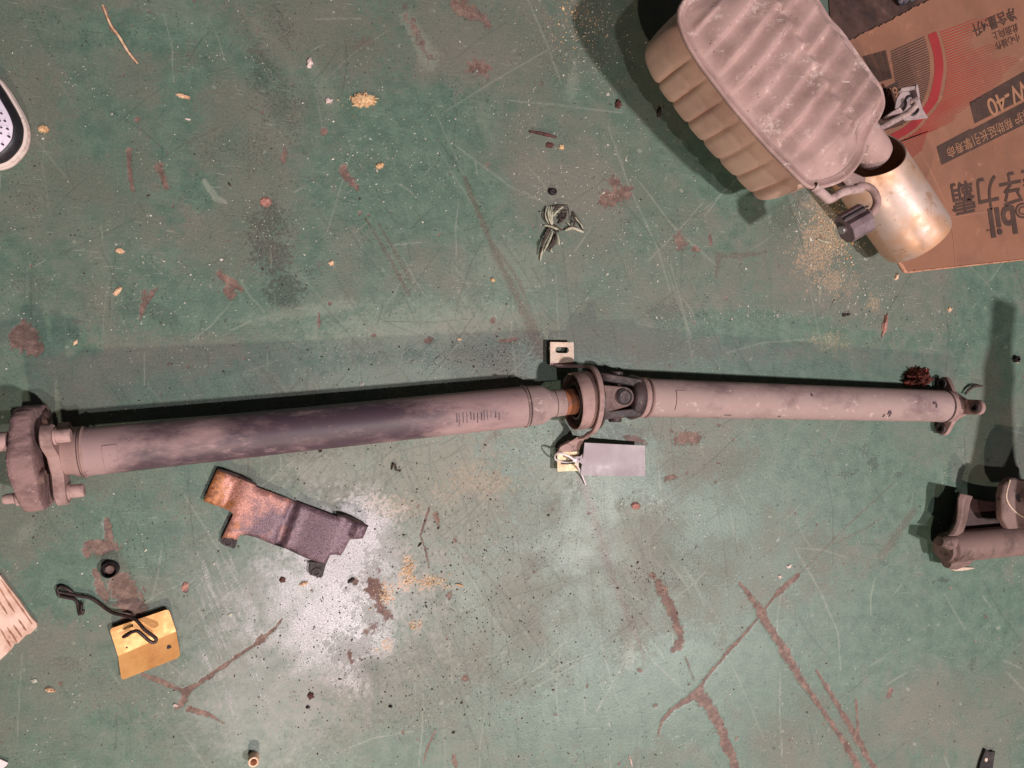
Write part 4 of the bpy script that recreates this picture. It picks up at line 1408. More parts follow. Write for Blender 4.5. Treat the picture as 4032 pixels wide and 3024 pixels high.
def lettering(body, left, right, m, name="lettering", stretch=1.0, bold=0.0, z=ZP + .0004):
    """upside-down text: glyph feet run from photo point left to right (reading right to left)"""
    c = bpy.data.curves.new("lettering", 'FONT')
    c.body = body
    c.offset = bold
    tmp = bpy.data.objects.new("lettering_curve", c)
    COL.objects.link(tmp)
    dg = bpy.context.evaluated_depsgraph_get()
    me0 = bpy.data.meshes.new_from_object(tmp.evaluated_get(dg))
    xs = [v.co.x for v in me0.vertices]
    x0, x1 = min(xs), max(xs)
    A, B = W(*right, z), W(*left, z)
    s = (B - A).length / (x1 - x0)
    ex = (B - A).normalized()
    ey = Vector((-ex.y, ex.x, 0))
    mb = MB()
    mb.add([A + ex * ((v.co.x - x0) * s) + ey * (v.co.y * s * stretch) for v in me0.vertices], [tuple(p.vertices) for p in me0.polygons])
    bpy.data.objects.remove(tmp)
    bpy.data.curves.remove(c)
    bpy.data.meshes.remove(me0)
    return mb.build(name, m, carton, smooth=False)


lettering("\u7f8e\u5b5a\u529b\u9738", (3741, 737), (4108, 664), M_INK, stretch=1.12, bold=.012)
lettering("bil", (3889, 827), (3993, 810), M_INK, stretch=1.0, bold=.03)


def annulus(cx, cy, r0, r1, z=ZP + .0004):
    n = 40
    return [[(cx + r * math.cos(a) , cy + r * math.sin(a)) for r, a in ((r0, 2 * math.pi * k / n), (r1, 2 * math.pi * k / n), (r1, 2 * math.pi * (k + 1) / n), (r0, 2 * math.pi * (k + 1) / n))] for k in range(n)]


flat("ring_print", annulus(4028, 829, 23, 31) + annulus(4028, 829, 12, 18), M_INK)
flat("round_mark_print", annulus(3754, 828, 2.4, 5), M_INK)
lettering("\u2122", (3884, 897), (3896, 894), M_INK)
lettering("0W-40", (3880, 398), (4066, 294), M_KRAFT, stretch=1.05, bold=.012)
lettering("\u4fdd\u62a4 \u5e2e\u52a9\u5ef6\u957f\u5f15\u64ce\u5bff\u547d", (3723, 588), (4050, 429), M_KRAFT, stretch=1.05)
lettering("\u51c0\u542b\u91cf:4\u5347", (3824, 102), (3992, 32), M_INK, stretch=1.1, bold=.014)
lettering("\u6b64\u9762\u5411\u4e0a", (3906, 132), (4004, 94), M_INK, stretch=1.05)
lettering("\u5c0f\u5fc3\u64cd\u4f5c", (3916, 171), (4012, 133), M_INK, stretch=1.05)
lettering("6x", (3484, 354), (3531, 341), M_KRAFT, bold=.01)

# ------------------------------------------------------------------ oily board and foil scrap at the top edge
M_BOARD = mat("oily_board", srgb(84, 60, 54), srgb(54, 40, 38), 16, .38, .62, srgb(128, 92, 78), 12, .56, .74, .55, bump=.3)
bd = [W(x, y, .0022) for x, y in [(3262, -40), (3268, 60), (3300, 150), (3344, 176), (3452, 122), (3560, 70), (3690, 4), (3700, -80), (3480, -160)]]
mb = MB().slab(bd, .0020)
tag(mb.build("oily_board", M_BOARD, None, smooth=False, loc=tuple(bd[2])), "dark oil-soaked board between the muffler and the carton", "board")
M_FOIL = mat("crumpled_foil", srgb(196, 206, 226), srgb(96, 116, 160), 130, .42, .6, rough=.22, metal=.85, bump=.6, bscale=110)
mb = MB()
fo = [(3526, -12), (3536, 6), (3548, 23), (3566, 14), (3580, 2), (3592, 8), (3606, -4), (3600, -40), (3560, -60), (3528, -40)]
c_ = W(3562, -18, .018)
vs = [W(x, y, .006 + .008 * rnd.random()) for x, y in fo] + [W(x * .5 + 3562 * .5, y * .5 - 9, .010 + .014 * rnd.random()) for x, y in fo] + [c_]
n_ = len(fo)
mb.add(vs, [(i, (i + 1) % n_, n_ + (i + 1) % n_, n_ + i)[::-1] for i in range(n_)] + [(n_ + i, n_ + (i + 1) % n_, 2 * n_)[::-1] for i in range(n_)])
tag(mb.build("foil_scrap", M_FOIL, None, smooth=False, loc=tuple(W(3560, 0))), "crumpled bluish silvery foil scrap at the top edge on the dark board", "foil scrap")

# ------------------------------------------------------------------ blank white tag and its cable tie
tagz = .020
tg = [(2298, 1738), (2294, 1762), (2537, 1752), (2540, 1758), (2540, 1872), (2534, 1876), (2288, 1871), (2284, 1866), (2296, 1830), (2290, 1822), (2276, 1826), (2262, 1822), (2254, 1813), (2258, 1802), (2274, 1797), (2290, 1780)]
tg = [(2292, 1772), (2302, 1742), (2420, 1748), (2533, 1754), (2540, 1761), (2540, 1869), (2533, 1876), (2410, 1874), (2286, 1871), (2284, 1864), (2296, 1832), (2286, 1822), (2268, 1826), (2254, 1820), (2251, 1810), (2258, 1801), (2276, 1796)]


def tag_z(x, y):
    return .0185 + .010 * smooth_s((2420 - x) / 140) * smooth_s((1830 - y) / 80) + .006 * smooth_s((1850 - y) / 110) + .003 * math.sin(x / 60.0)


mb = MB()
gx, gy = 26, 14
vs, fs = [], []
th = .0009
for side in (0, 1):
    for j in range(gy + 1):
        for i in range(gx + 1):
            u, v = i / gx, j / gy
            top = 1743 + 12 * u
            bot = 1871 + 5 * u
            lx = 2302 - 16 * v if v > .45 else 2302 - 12 * v
            x, y = lx + (2540 - lx) * u, top + (bot - top) * v
            vs.append(W(x, y, tag_z(x, y)) - Vector((0, 0, th * side)))
N_ = (gx + 1) * (gy + 1)
for j in range(gy):
    for i in range(gx):
        a = j * (gx + 1) + i
        q = (a, a + gx + 1, a + gx + 2, a + 1)
        fs += [q, tuple(N_ + k for k in q[::-1])]
for j in range(gy):
    for c in (0, gx):
        a = j * (gx + 1) + c
        q = (a, a + gx + 1, N_ + a + gx + 1, N_ + a)
        fs.append(q if c else q[::-1])
for i in range(gx):
    for r in (0, gy):
        a = r * (gx + 1) + i
        q = (a, a + 1, N_ + a + 1, N_ + a)
        fs.append(q[::-1] if r else q)
mb.add(vs, fs)
tagt = thing("paper_tag", "blank pale tag tied to the lower bracket foot of the drive shaft", "tag", tuple(W(2400, 1800)))
mb.build("tag_sheet", M_PLASTIC_TAG, tagt, angle=50)
mb = MB()
neck = [W(x, y, tag_z(2300, 1810) + .0002) for x, y in [(2306, 1776), (2284, 1797), (2268, 1798), (2256, 1804), (2252, 1812), (2257, 1820), (2270, 1824), (2284, 1821), (2296, 1832), (2302, 1836)]]
mb.slab(neck, .0012)
mb.build("tag_neck", M_PLASTIC_TAG, tagt, smooth=False)
for x, y in ((2260, 1811), (2281, 1809)):
    p = W(x, y, tag_z(2300, 1810) + .0006)
    Mx = Matrix.Translation(p) @ Matrix.Rotation(-math.pi / 2, 4, 'Y')
    MB().lathe(Mx, [(-.0004, .0022), (.0006, .0022), (.0006, .0013), (-.0004, .0013)], 18, False, False).build("eyelet", M_PLASTIC_TAG, tagt)
    MB().lathe(Mx, [(-.0003, .0013), (-.0002, 0)], 14, False, False).build("eyelet_hole", mat("dark_gap", srgb(60, 50, 52), rough=.8, bump=0) if "dark_gap" not in bpy.data.materials else bpy.data.materials["dark_gap"], tagt)
tie = smooth_path([W(2262, 1812, .034), W(2246, 1800, .036), W(2218, 1788, .036), W(2194, 1786, .032), W(2184, 1796, .024), W(2190, 1810, .017), W(2212, 1818, .016),
                   W(2240, 1820, .020), W(2264, 1816, .030), W(2274, 1836, .024), W(2288, 1862, .012), W(2298, 1886, .004), W(2307, 1908, .0022)], 5)
ct_ = thing("cable_tie", "white cable tie looped through the bracket slot, its tail pointing down beside the tag", "cable tie", tuple(W(2230, 1810)))
MB().tube(tie, .0016, 8, True, .6).build("strap", M_TIE, ct_)
MB().box(Matrix.Translation(W(2262, 1812, .034)), .006, .005, .004).build("lock_head", M_TIE, ct_, bevel=.0006)

# ------------------------------------------------------------------ dark sheet-metal cover
M_COVER = NT("heat_stained_sheet")
_n = M_COVER
_c = _n.mix(_n.ramp(_n.noise(620, 3, .8), .34, .68), srgb(70, 54, 62), srgb(138, 112, 124))
_g = _n.n("ShaderNodeSeparateXYZ")
_n.link(_n.mapping(loc=(0, 0, 0)), _g.inputs[0])
_warm = _n.ramp(_n.math('ADD', _n.math('MULTIPLY', _g.outputs[0], -9.0), _n.math('ADD', _n.math('MULTIPLY', _g.outputs[1], 6.0), _n.math('MULTIPLY', _n.math('SUBTRACT', _n.noise(34, 5, .65), .5), 2.6))), -.10, .80)
_c = _n.mix(_warm, _c, _n.mix(_n.ramp(_n.noise(520, 3, .8), .32, .70), srgb(150, 98, 86), srgb(230, 170, 154)))
_rust = _n.ramp(_n.math('ADD', _n.math('MULTIPLY', _g.outputs[0], -12.0), _n.math('MULTIPLY', _n.math('SUBTRACT', _n.noise(50, 5, .65), .5), 1.4)), .72, .95)
_c = _n.mix(_rust, _c, _n.mix(_n.ramp(_n.noise(200, 4, .75), .36, .66), srgb(132, 84, 58), srgb(190, 126, 84)))
_n.put(_n.b.inputs["Base Color"], _c)
_n.b.inputs["Metallic"].default_value = .25
_n.b.inputs["Roughness"].default_value = .5
_n.link(_n.bump(_n.noise(300, 4, .8), .3, .001), _n.b.inputs["Normal"])
M_COVER = _n.m
M_COVER_EDGE = mat("black_cover_edge", srgb(44, 34, 34), srgb(66, 48, 46), 60, .45, .7, rough=.6, bump=.3)
zf = lambda x, y: (700 + x * .4521, 1750 + y * .4521)
cover = thing("sheet_metal_cover", "rusty dark sheet-metal cover with two bolt tabs on the silvery patch", "metal cover", tuple(W(1100, 2050)))
cax = (W(*zf(1390, 625)) - W(*zf(690, 365))).normalized()


def cz(x, y):
    """height of the pressed sheet at zoomed photo point"""
    s = (x - 340) * .93 + (y - 205) * .36          # along the long side
    z = .0105
    for c, w, a in ((185, 55, -.0062), (735, 40, -.006), (805, 30, .004), (1265, 34, -.005), (1330, 30, .003)):
        z += a * math.exp(-((s - c) / w) ** 2)
    return z + .0015 * math.sin(s / 150)


body = [(340, 222), (430, 255), (560, 305), (680, 355), (690, 372), (850, 430), (1000, 486), (1150, 540), (1390, 630), (1400, 614), (1500, 655), (1600, 695), (1655, 716), (1636, 765), (1612, 818), (1560, 824), (1496, 828),
        (1470, 880), (1420, 968), (1380, 960), (1330, 962), (1310, 1000), (1292, 1046), (1200, 1020), (1120, 988), (940, 905), (830, 868), (700, 812), (600, 786), (540, 790), (520, 832), (470, 818), (430, 815), (385, 812), (420, 740), (482, 612), (460, 585), (400, 556), (340, 534), (222, 494), (270, 380)]
pts3 = [W(*zf(x, y), cz(x, y)) for x, y in body]
bmx = bmesh.new()
bv = [bmx.verts.new(p) for p in pts3]
bf = bmx.faces.new(bv)
bmesh.ops.triangulate(bmx, faces=[bf])
for _ in range(4):
    bmesh.ops.subdivide_edges(bmx, edges=[e for e in bmx.edges if e.calc_length() > .012], cuts=1, use_grid_fill=False)
    bmesh.ops.triangulate(bmx, faces=bmx.faces[:])


def to_s(p):
    d = p.x * SA - (p.z - H) * CA
    return 2016 + F * (p.x * CA + (p.z - H) * SA) / d, 1512 - F * p.y / d


for v in bmx.verts:
    sx_, sy_ = to_s(v.co)
    X_, Y_ = (sx_ - 700) / .4521, (sy_ - 1750) / .4521
    v.co.z = cz(X_, Y_)
    q = W(sx_, sy_, v.co.z)
    v.co = q
if sum(f.normal.z * f.calc_area() for f in bmx.faces) < 0:
    bmesh.ops.reverse_faces(bmx, faces=bmx.faces[:])
bmx.verts.ensure_lookup_table()
mb = MB()
mb.add([v.co.copy() for v in bmx.verts], [tuple(v.index for v in f.verts) for f in bmx.faces])
bmx.free()
o = mb.build("sheet", M_COVER, cover, angle=60)
sm = o.modifiers.new("thickness", 'SOLIDIFY')
sm.thickness = .0016
sm.offset = -1


def skirt(name, zpts, drop, out=0):
    """folded-down edge strip along zoomed photo points"""
    mb = MB()
    vs, fs = [], []
    for (x, y) in zpts:
        p = W(*zf(x, y), cz(x, y) - .0012)
        vs += [p, p + Vector((0, 0, -drop))]
    n = len(zpts)
    cen = W(*zf(900, 650), 0)
    th_ = .0016
    o2 = []
    for i in range(n):
        a, b = vs[2 * max(i - 1, 0)], vs[2 * min(i + 1, n - 1)]
        d = (b - a).normalized()
        nn = Vector((d.y, -d.x, 0))
        if nn.dot(cen - vs[2 * i]) < 0:
            nn = -nn
        o2 += [vs[2 * i] + nn * th_, vs[2 * i + 1] + nn * th_]
    allv = vs + o2
    m = 2 * n
    for i in range(n - 1):
        a, b = 2 * i, 2 * i + 2
        fs += [(a, b, b + 1, a + 1), (m + a, m + a + 1, m + b + 1, m + b), (a, m + a, m + b, b), (a + 1, b + 1, m + b + 1, m + a + 1)]
    fs += [(0, 1, m + 1, m), (2 * n - 2, m + 2 * n - 2, m + 2 * n - 1, 2 * n - 1)]
    mb.add(allv, fs)
    me_ob = mb.build(name, M_COVER_EDGE, cover, smooth=False)
    return me_ob


def strip_up(name, zpts, w0, w1, lift):
    """flange standing up along an edge: narrow tilted strip"""
    mb = MB()
    up, dn = [], []
    for i, (x, y) in enumerate(zpts):
        t = i / (len(zpts) - 1)
        k = math.sin(math.pi * min(max(t, .08), .92)) ** .5
        dn.append(W(*zf(x, y), cz(x, y) - .0006))
        up.append(W(*zf(x + w0 * k, y + w1 * k), cz(x, y) + lift * k))
    n = len(zpts)
    vs = dn + up + [p + Vector((0, .0012, -.0004)) for p in up] + [p + Vector((0, .0012, -.0012)) for p in dn]
    fs = []
    for r in range(4):
        r2 = (r + 1) % 4
        for i in range(n - 1):
            fs.append((r * n + i, r * n + i + 1, r2 * n + i + 1, r2 * n + i))
    fs += [(0, n, 2 * n, 3 * n), (n - 1, 4 * n - 1, 3 * n - 1, 2 * n - 1)]
    return mb.add(vs, fs).build(name, M_COVER_EDGE, cover, smooth=False)


strip_up("top_flange", [(345, 228), (430, 258), (520, 292), (600, 324), (684, 358)], 8, -22, .004)
strip_up("top_flange", [(1392, 628), (1470, 646), (1560, 682), (1656, 722)], 6, -22, .004)
skirt("lower_flange", [(535, 792), (600, 790), (700, 816), (830, 872), (940, 908), (1120, 992), (1285, 1044)], .0085)
skirt("side_flange", [(222, 494), (270, 380), (340, 222)], .004)
skirt("side_flange", [(482, 612), (420, 740), (385, 812)], .006)
for poly_, hole, lb in (([(385, 806), (372, 860), (384, 868), (488, 908), (505, 890), (520, 832), (440, 812)], (437, 850), None),
                        ([(1128, 1020), (1150, 1050), (1142, 1120), (1152, 1136), (1245, 1164), (1262, 1150), (1290, 1046), (1215, 1030)], (1206, 1112), None)):
    t_ = MB().slab([W(*zf(x, y), .0075) for x, y in poly_], .004).build("bolt_tab", M_COVER_EDGE, cover, smooth=False)
    p = W(*zf(*hole), .0078)
    Mx = Matrix.Translation(p) @ Matrix.Rotation(-math.pi / 2, 4, 'Y')
    MB().lathe(Mx, [(0, .0062), (.0016, .0058), (.0016, .0042), (0, .0038)], 24, False, False).build("tab_bush", M_OILY, cover)
    MB().lathe(Mx, [(.0002, .0040), (.0003, 0)], 20, False, False).build("tab_hole", bpy.data.materials["dark_gap"], cover)

# ------------------------------------------------------------------ brass plate and the bent wire lying on it
M_BRASS = mat("yellow_passivated_plate", srgb(226, 170, 106), srgb(208, 149, 88), 22, .42, .68, srgb(188, 130, 78), 14, .58, .72, rough=.46, metal=.12, bump=.03)
zy = lambda x, y: (x * .4823, 1950 + y * .4823)
plate = thing("yellow_plate", "shiny yellow metal plate with a shallow fold, under the bent wire", "metal plate", tuple(W(580, 2520)))
FOLD = [(963, 1312), (1438, 1112)]


def round_poly(pts, r, n=5):
    out = []
    m = len(pts)
    for i in range(m):
        p, a, b = Vector(pts[i]), Vector(pts[i - 1]), Vector(pts[(i + 1) % m])
        rr = r[i] if isinstance(r, list) else r
        if rr <= 0:
            out.append(tuple(p))
            continue
        u, w_ = (a - p).normalized() * rr, (b - p).normalized() * rr
        for k in range(n + 1):
            t = k / n
            out.append(tuple(p + u * (1 - t) ** 2 + w_ * t ** 2))
    return out


zA, zF, zB = .0125, .0030, .0105
up = round_poly([(893, 1092), (1376, 928), FOLD[1], FOLD[0]], [32, 32, 0, 0])
lo_ = round_poly([FOLD[0], FOLD[1], (1474, 1320), (992, 1512)], [0, 0, 36, 30])


def fold_z(x, y, far):
    d = ((FOLD[1][0] - FOLD[0][0]) * (FOLD[0][1] - y) - (FOLD[0][0] - x) * (FOLD[1][1] - FOLD[0][1])) / 515.0
    return zF - (zF - far) * min(1, abs(d) / 205.0)


mb = MB()
mb.slab([W(*zy(x, y), fold_z(x, y, zA)) for x, y in up][::-1], .0014)
mb.slab([W(*zy(x, y), fold_z(x, y, zB)) for x, y in lo_][::-1], .0014)
mb.build("plate", M_BRASS, plate, smooth=False)
for (x, y, r) in ((1381, 1243, .0029), (1035, 1243, .0013)):
    far = zB if y > 1200 and x > 1300 else zA
    p = W(*zy(x, y), fold_z(x, y, far) + .0003)
    MB().lathe(Matrix.Translation(p) @ Matrix.Rotation(-math.pi / 2, 4, 'Y'), [(0, r), (.0001, 0)], 20, False, False).build("hole", bpy.data.materials["dark_gap"], plate)
M_WIRE = mat("dark_spring_wire", srgb(62, 46, 44), srgb(44, 34, 34), 80, .4, .7, rough=.5, metal=.3, bump=.2)
wp = [(1078, 1112, .017), (1045, 1130, .019), (1008, 1156, .020), (1040, 1142, .023), (1075, 1118, .025), (1120, 1108, .026), (1160, 1138, .026), (1205, 1178, .025), (1240, 1200, .024), (1268, 1196, .023), (1274, 1172, .023),
      (1250, 1148, .023), (1180, 1096, .022), (1140, 1050, .020), (1098, 1010, .018), (1020, 982, .013), (940, 965, .009), (890, 942, .007), (820, 890, .005), (760, 850, .005), (715, 832, .005), (640, 820, .005), (560, 802, .005), (500, 792, .0055), (476, 788, .006),
      (468, 774, .006), (480, 755, .0055), (505, 748, .005), (545, 762, .005), (590, 792, .003)]
wire = thing("bent_wire", "dark bent spring wire reaching onto the yellow plate", "wire", tuple(W(*zy(800, 880))))
MB().tube(smooth_path([W(*zy(x, y), z) for x, y, z in wp], 5), .0022, 10).build("wire_arm", M_WIRE, wire)
wp2 = [(474, 790, .0045), (480, 818, .003), (510, 828, .0025), (560, 838, .0025), (608, 850, .0025), (634, 882, .0025), (642, 925, .0025), (650, 972, .003), (662, 930, .005), (668, 888, .008), (664, 940, .010), (672, 968, .010), (680, 936, .011)]
MB().tube(smooth_path([W(*zy(x, y), z) for x, y, z in wp2], 5), .0020, 10).build("wire_arm", M_WIRE, wire)

# ------------------------------------------------------------------ sunken ring fastener, bushing, hex nut, dark plug
c_ = W(436, 2238)
Mz = Matrix.Translation(c_) @ Matrix.Rotation(-math.pi / 2, 4, 'Y')
rf = thing("rubber_ring_cap", "black open rubber ring with a round stud inside, on the brown bare patch", "ring cap", tuple(c_))
MB().lathe(Mz, [(0.0, .0108), (.0125, .0098), (.0132, .0092), (.0125, .0086), (.0006, .0086)], 40, False, False).build("ring", M_RUBBER_BLACK, rf)
MB().lathe(Mz, [(0.0006, .0086), (.0010, 0.0)], 30, False, False).build("ring_floor", M_OILY, rf)
MB().lathe(Mz, [(0.0, .0058), (.0065, .0056), (.0075, .0046), (.0070, .0020), (.0070, 0)], 30, False, False).build("stud", M_OILY_TAN, rf)
c_ = W(1000, 2978)
Mz = Matrix.Translation(c_) @ Matrix.Rotation(-math.pi / 2, 4, 'Y')
MBu = MB().lathe(Mz, [(0.0, .0072), (.016, .0072), (.0172, .0066), (.0172, .0046), (.0160, .0042), (.0, .0042)], 36, False, False)
M_CREAM = mat("cream_bush", srgb(232, 196, 168), srgb(200, 160, 132), 140, .45, .65, rough=.5, bump=.15)
tag(MBu.build("spacer_bush", M_CREAM, None, loc=tuple(c_)), "small cream cylindrical spacer standing near the lower edge", "spacer bush")
c_ = W(3995, 1414)
Mz = Matrix.Translation(c_) @ Matrix.Rotation(-math.pi / 2, 4, 'Y')
nut = MB().lathe(Mz, [(0.0, .0068), (.007, .0068), (.0085, .0058), (.0085, .0034), (.0, .0034)], 6, False, False)
tag(nut.build("hex_nut", M_RUBBER_BLACK, None, loc=tuple(c_), angle=20), "small black nut by the right edge beside a pale sliver", "nut")
c_ = W(2174, 756)
plug = MB().lathe(Matrix.Translation(c_) @ Matrix.Rotation(-math.pi / 2, 4, 'Y') @ Matrix.Scale(1.25, 4, (0, 0, 1)), [(0, .0052), (.003, .0056), (.0060, .0046), (.0070, .003), (.0055, .0022), (.005, 0)], 22)
tag(plug.build("rubber_plug", M_RUBBER_BLACK, None, loc=tuple(c_)), "small black rubber plug above the dry grass tuft", "rubber plug")

# ------------------------------------------------------------------ tuft of dry grass
M_GRASS_P = mat("dry_grass_pale", srgb(196, 194, 172), srgb(150, 146, 126), 120, .4, .65, rough=.8, bump=.2)
M_GRASS_D = mat("dry_grass_dark", srgb(84, 72, 64), srgb(50, 42, 40), 120, .4, .65, rough=.8, bump=.3)
zg = lambda x, y: (2000 + x * .2713, 650 + y * .2713)
tuft = thing("dry_grass_tuft", "tangled tuft of dry grey grass lying on the floor below the black plug", "grass tuft", tuple(W(2210, 890)))
strands = [([(575, 600), (545, 700), (560, 780), (600, 860)], .9, 1), ([(600, 600), (590, 680), (600, 780), (640, 870)], 1.3, 1), ([(630, 600), (620, 700), (630, 800), (660, 880)], 1.1, 1), ([(655, 600), (650, 690), (640, 780), (655, 860)], 1.0, 1),
           ([(560, 620), (535, 720), (550, 800)], .8, 0), ([(640, 600), (760, 590), (870, 580)], 1.0, 0), ([(660, 740), (720, 670), (800, 600)], 1.1, 1), ([(650, 690), (700, 630), (780, 610)], 1.0, 0), ([(530, 875), (620, 890), (700, 920), (760, 930)], 1.4, 1),
           ([(540, 890), (640, 880), (740, 920), (830, 945)], 1.0, 0), ([(640, 850), (720, 900), (780, 960)], 1.2, 0), ([(830, 950), (900, 920), (960, 920), (1040, 950), (1100, 975)], 2.0, 1), ([(820, 945), (900, 905), (950, 880), (970, 800), (950, 680)], 1.2, 0),
           ([(940, 670), (990, 760), (1050, 850), (1100, 950)], 1.3, 0), ([(960, 700), (1000, 790), (1060, 860), (1095, 930)], .9, 1), ([(970, 890), (1010, 920), (1060, 950)], 1.2, 0), ([(840, 830), (880, 850), (910, 890)], .7, 1), ([(860, 600), (880, 660), (880, 720)], 1.0, 0),
           ([(900, 730), (930, 800), (960, 830)], .8, 0), ([(600, 900), (560, 1000), (500, 1080)], 1.4, 0), ([(640, 930), (590, 1040), (540, 1150), (490, 1280), (470, 1390)], 1.5, 1), ([(655, 960), (610, 1080), (560, 1180), (520, 1260)], 1.3, 1),
           ([(600, 950), (540, 1060), (500, 1170), (460, 1310)], 1.4, 0), ([(690, 960), (700, 1060), (670, 1150), (600, 1230)], 1.6, 0), ([(720, 1000), (740, 1090), (745, 1160)], 1.0, 1), ([(680, 1020), (640, 1130), (560, 1240)], 1.5, 0),
           ([(500, 1080), (490, 1150), (500, 1190), (470, 1290)], 1.2, 0), ([(640, 1200), (625, 1240), (650, 1270)], 1.0, 1), ([(740, 850), (790, 800), (830, 760), (840, 700)], 1.6, 0), ([(720, 780), (780, 740), (850, 700)], 1.3, 0), ([(760, 820), (800, 760), (800, 680)], 1.6, 0),
           ([(700, 700), (780, 720), (860, 740)], 1.2, 0), ([(730, 760), (800, 790), (850, 720)], 1.2, 0), ([(720, 640), (800, 670), (860, 650)], 1.2, 0), ([(620, 900), (580, 960), (555, 1050)], 1.3, 0), ([(660, 880), (690, 940), (740, 970)], 1.4, 0)]
for pts_, w_, pale_ in strands:
    b_ = rnd.uniform(.002, .007)
    pp = [W(*zg(x, y), b_ + .003 * math.sin(math.pi * i / (len(pts_) - 1))) for i, (x, y) in enumerate(pts_)]
    pp = smooth_path(pp, 5)
    m_ = len(pp)
    MB().tube(pp, [.00115 * w_ * (.35 + .65 * math.sin(math.pi * (i + .4) / (m_ - .2)) ** .6) for i in range(m_)], 6, True, .5).build("grass_blade", M_GRASS_P if pale_ else M_GRASS_D, tuft)

# ------------------------------------------------------------------ shoe at the left edge
M_SOLE = mat("cream_sole", srgb(226, 208, 200), srgb(190, 164, 156), 60, .48, .7, srgb(150, 118, 112), 40, .64, .76, rough=.6, bump=.15)
M_SBLACK = mat("black_leather", srgb(34, 32, 38), srgb(54, 48, 52), 26, .5, .75, rough=.45, bump=.12)
M_SWHITE = mat("white_leather", srgb(238, 226, 244), srgb(222, 208, 228), 20, .4, .7, rough=.5, bump=.08)
zs = lambda x, y: (x * .3617, 200 + y * .3617)
so = [zs(*p) for p in [(0, 300), (110, 430), (190, 560), (270, 700), (320, 830), (330, 920), (310, 1050), (250, 1150), (160, 1240), (60, 1288), (-60, 1310)]]
so += [(-120, 690), (-260, 690), (-420, 660), (-560, 580), (-620, 470), (-580, 360), (-470, 290), (-330, 270), (-200, 262), (-80, 270)]
sol = smooth_path([W(x, y, .008) for x, y in so], 8, True)
if sum(sol[i].x * sol[(i + 1) % len(sol)].y - sol[(i + 1) % len(sol)].x * sol[i].y for i in range(len(sol))) < 0:
    sol = sol[::-1]
ns = len(sol)
sn = []
for i in range(ns):
    d = sol[(i + 2) % ns] - sol[i - 2]
    sn.append(Vector((d.y, -d.x, 0)).normalized())
shoe = thing("shoe", "toe of a black and white shoe with a cream sole at the left edge", "shoe", tuple(W(-60, 500)))


def shoe_band(levels, name, m, cap=False):
    vs, fs = [], []
    for off, z in levels:
        vs += [Vector((p.x, p.y, 0)) + n * off + Vector((0, 0, z)) for p, n in zip(sol, sn)]
    for k in range(len(levels) - 1):
        for i in range(ns):
            fs.append((k * ns + i, k * ns + (i + 1) % ns, (k + 1) * ns + (i + 1) % ns, (k + 1) * ns + i))
    if cap:
        fs.append(tuple(range((len(levels) - 1) * ns, len(levels) * ns)))
    return MB().add(vs, fs).build(name, m, shoe, angle=50)


shoe_band([(-.004, .0005), (-.001, .002), (0, .006), (-.0005, .0095), (-.0015, .0102), (-.0015, .0112), (-.0008, .0118), (-.0015, .0152), (-.003, .0162), (-.0055, .0162)], "sole", M_SOLE)
shoe_band([(-.0046, .0158), (-.0050, .0185), (-.0075, .0225), (-.0100, .0255), (-.0125, .0270), (-.0134, .0272), (-.0138, .0262)], "mudguard", M_SBLACK)
shoe_band([(-.0130, .0262), (-.0144, .0278), (-.020, .0300), (-.030, .0325), (-.045, .035)], "toe_panel", M_SWHITE, True)
for (x, y) in [(22, 688), (6, 768), (60, 770), (22, 842), (88, 856), (20, 906), (102, 938), (34, 1023), (-40, 720), (-40, 800), (-45, 880), (-30, 960), (-30, 1060)]:
    p = W(*zs(x, y), .0290)
    MB().lathe(Matrix.Translation(p) @ Matrix.Rotation(-math.pi / 2, 4, 'Y'), [(-.004, .0011), (.0035, .0011), (.0036, 0)], 12, False, False).build("perforation", bpy.data.materials["dark_gap"], shoe)

# ------------------------------------------------------------------ torn carton scrap and paper corner, left edge
M_SCRAP = mat("stained_white_card", srgb(238, 206, 190), srgb(214, 176, 158), 30, .42, .62, srgb(160, 116, 96), 22, .60, .70, rough=.8, bump=.2)
scp = [(-220, 560), (0, 655), (60, 738), (150, 850), (240, 985), (298, 1045), (302, 1075), (250, 1130), (215, 1140), (150, 1208), (120, 1210), (90, 1262), (40, 1310), (0, 1345), (-220, 1480)]
scr = thing("card_scrap", "torn white-faced cardboard scrap at the left edge", "cardboard scrap", tuple(W(*zy(60, 1050))))
MB().slab([W(*zy(x, y), .0062) for x, y in scp][::-1], .0050).build("facing", M_SCRAP, scr, smooth=False)
M_FLUTE = mat("flute_line", srgb(196, 150, 128), srgb(150, 106, 88), 60, .4, .6, rough=.9, bump=.2)
for a_, b_ in (((10, 690), (262, 1050)), ((-30, 720), (120, 960)), ((150, 1010), (215, 1110)), ((-40, 820), (60, 970)), ((60, 1080), (140, 1200)), ((0, 1090), (90, 1240)), ((110, 1060), (180, 1160))):
    q = [W(*zy(a_[0] + (b_[0] - a_[0]) * t, a_[1] + (b_[1] - a_[1]) * t + rnd.uniform(-4, 4)), .0064) for t in (0, .25, .5, .75, 1)]
    MB().tube(q, [.0004, .0012, .0008, .0012, .0004], 6, True, .5).build("flute_ridge", M_FLUTE, scr)
pp = [W(x, y, .004) for x, y in [(-60, 2968), (0, 2990), (32, 3004), (26, 3014), (0, 3034), (-60, 3060)]]
tag(MB().slab(pp[::-1], .002).build("paper_scrap", M_TIE, None, smooth=False, loc=tuple(pp[1])), "white paper corner at the bottom left corner", "paper")

